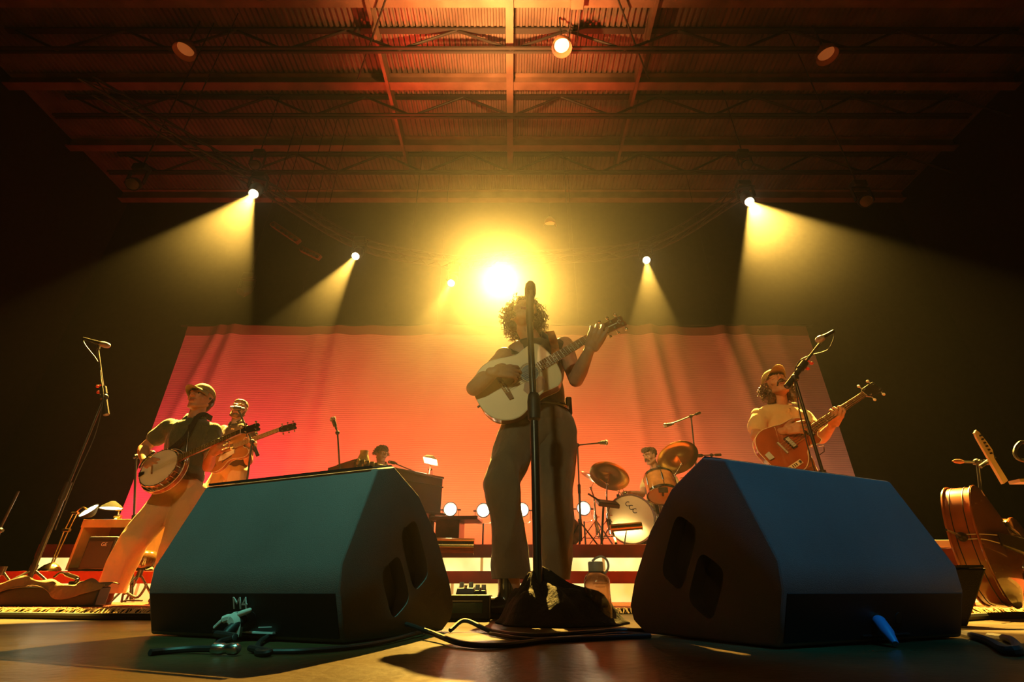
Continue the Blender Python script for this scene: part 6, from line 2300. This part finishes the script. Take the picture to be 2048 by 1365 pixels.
# double bass lying on its side at the right edge
M['bass_back'] = M['bass_lacquer']
DB = thing('double_bass', 'glossy orange-brown double bass lying on its side at the right edge', 'double bass', on_floor(2010, 2.6))
oc_ = at(1957, 1074, 2.50)
ax_ = V((.82, .57, -.10)).normalized()
rx = V((-.57, .82, .05))
rx = (rx - ax_ * rx.dot(ax_)).normalized()
ay = rx.cross(ax_).normalized()
if ay.z < 0:
    ay = -ay
hl_ = [(0, 0), (.004, .06), (.03, .15), (.09, .24), (.18, .295), (.29, .30), (.39, .255), (.46, .20), (.50, .175), (.57, .165), (.64, .18), (.72, .215), (.82, .22), (.92, .17), (.98, .08), (1.0, .03), (1.0, 0)]
ou = outline_from(hl_, 5)
SB = .92


def BP(x, y, z):
    return oc_ + ax_ * x * SB + ay * y * SB + rx * z


th_ = .11
MB().rings([[BP(x, y, 0) for x, y in ou], [BP(x, y, th_) for x, y in ou]], cap=False).build('ribs', M['bass_lacquer'], DB, smooth=50)
M['bass_front'] = mat('dark_varnished_spruce', (0.22, 0.075, 0.022), 0.2, var=.3, vscale=4, coat=.9)
for z_, nm, bl_ in ((0, 'front_plate', -.035), (th_, 'back_plate', .035)):
    mb = MB()
    rr = []
    for k, (sc, dz) in enumerate(((1.02, 0), (1.02, .006 * bl_ / abs(bl_)), (.9, bl_ * .35), (.6, bl_ * .85), (.25, bl_), (.01, bl_))):
        rr.append([BP(.45 + (x - .45) * sc, y * sc, z_ + dz) for x, y in ou])
    mb.rings(rr)
    mb.build(nm, M['bass_front'] if z_ == 0 else M['bass_lacquer'], DB, smooth=50)
for z_ in (.0, th_):
    MB().tube([BP(.45 + (x - .45) * 1.015, y * 1.015, z_) for x, y in ou], .005, n=6, closed=True).build('edge', M['bass_lacquer'], DB)
for z_ in (.030, th_ - .025):
    MB().tube([BP(x * 1.002 - .001, y * 1.003, z_) for x, y in ou], .002, n=5, closed=True).build('purfling', M['ebony'], DB)
e0 = BP(-.004, 0, .06)
MB().lathe([(.022, 0), (.020, .02), (.010, .03)], e0, -ax_, n=14).build('end_pin_collar', M['ebony'], DB)
MB().cyl(e0 - ax_ * .02, e0 - ax_ * .20, .005, n=10).build('end_pin', M['steel'], DB)
MB().rings([[BP(.09, .035, -.05), BP(.09, -.035, -.05), BP(.40, -.05, -.085), BP(.40, .05, -.085)], [BP(.09, .03, -.062), BP(.09, -.03, -.062), BP(.40, -.045, -.105), BP(.40, .045, -.105)]]).build('tailpiece', M['ebony'], DB, bevel=.004)
for q in (-1, 1):
    MB().tube(arc([BP(-.002, q * .012, .06), BP(.0, q * .012, -.01), BP(.09, q * .02, -.05)], 4), .0025, n=6).build('tail_gut', M['ivoroid'], DB)
    MB().tube(arc([BP(.44, q * .15, -.030), BP(.47, q * .125, -.034), BP(.53, q * .115, -.036), BP(.59, q * .105, -.035), BP(.61, q * .085, -.036)], 5), .007, n=6).build('sound_hole', M['ebony'], DB)

# guitar on rack with headstock, microphone boom behind
gs = thing('guitar_on_rack', 'pale six-string guitar neck and headstock sticking up behind the double bass', 'guitar', at(2010, 960, 3.3))
ga, gb = at(2012, 965, 3.3), at(1985, 920, 3.25)
gd = (gb - ga).normalized()
gsd = gd.cross(V((0, -1, .1))).normalized()
MB().rings([[ga + gsd * q * .024 + V((0, dy, 0)) for q, dy in ((-1, 0), (1, 0), (1, .02), (-1, .02))], [gb + gsd * q * .021 + V((0, dy, 0)) for q, dy in ((-1, 0), (1, 0), (1, .02), (-1, .02))]]).build('neck', M['ivoroid'], gs, smooth=0)
ho_ = [(0, .021), (.02, .03), (.05, .045), (.12, .038), (.19, .026), (.215, .012), (.205, -.012), (.17, -.020), (.03, -.024), (0, -.021)]
MB().rings([[gb + gd * x + gsd * y for x, y in ho_], [gb + gd * x + gsd * y + V((0, .014, 0)) for x, y in ho_]]).build('headstock', M['ivoroid'], gs, smooth=30)
for k in range(6):
    MB().cyl(gb + gd * (.04 + .026 * k) + gsd * (.012) + V((0, -.012, 0)), gb + gd * (.04 + .026 * k) + gsd * .012, .006, n=10).build('tuner', M['dark_metal'], gs)
MB().cyl(gb + gsd * .06 + V((0, .03, 0)), gb - gsd * .09 + V((0, .03, 0)), .012, n=10).build('rack_hook', M['rubber'], gs)
boom_stand('dim microphone stand left of the guitar headstock', on_floor(1992, 3.35), at(1955, 925, 3.35), at(1920, 924, 3.35), V((-1, -.1, .05)), tail=.12, group='microphone stands', mic=False, tripR=.25)
tag(MB().lathe([(.010, 0), (.016, .02), (.014, .05), (.001, .075)], at(1926, 924, 3.33), V((-1, 0, .06)), n=14).build('orange_tip_microphone', M['shade']), 'small orange-lit microphone at the boom end left of the guitar headstock', 'microphone')
tag(MB().tube(arc([at(2075, 905, 3.3), at(2048, 885, 3.3), at(2034, 893, 3.3), at(2030, 908, 3.3), at(2040, 920, 3.3), at(2070, 925, 3.3)], 6), .012, n=8).build('cable_loop', M['cable']), 'dim loop of cable at the right edge above the double bass', 'cable')
tag(MB().box(at(2050, 964, 3.2), (.14, .08, .02)).build('lit_tray', mat('yellow_tray', (.85, .7, .3), .3)), 'bright yellow tray edge just above the double bass at the right edge', 'tray')
yl = thing('keyboard_case', 'pale edge of a case between the right wedge monitor and the double bass', 'case', on_floor(1885, 3.6))
q1, q2 = at(1855, 1078, 3.6), at(1902, 1078, 3.6)
MB().box(V(((q1.x + q2.x) / 2, 3.75, q1.z - .03)), (q2.x - q1.x + .1, .25, .05)).build('lid', M['ivoroid'], yl, bevel=.004)
MB().box(V(((q1.x + q2.x) / 2, 3.75, (q1.z - .06) / 2)), (q2.x - q1.x + .06, .22, q1.z - .06)).build('body', M['organ'], yl, bevel=.004)
# fringe clumps at the right
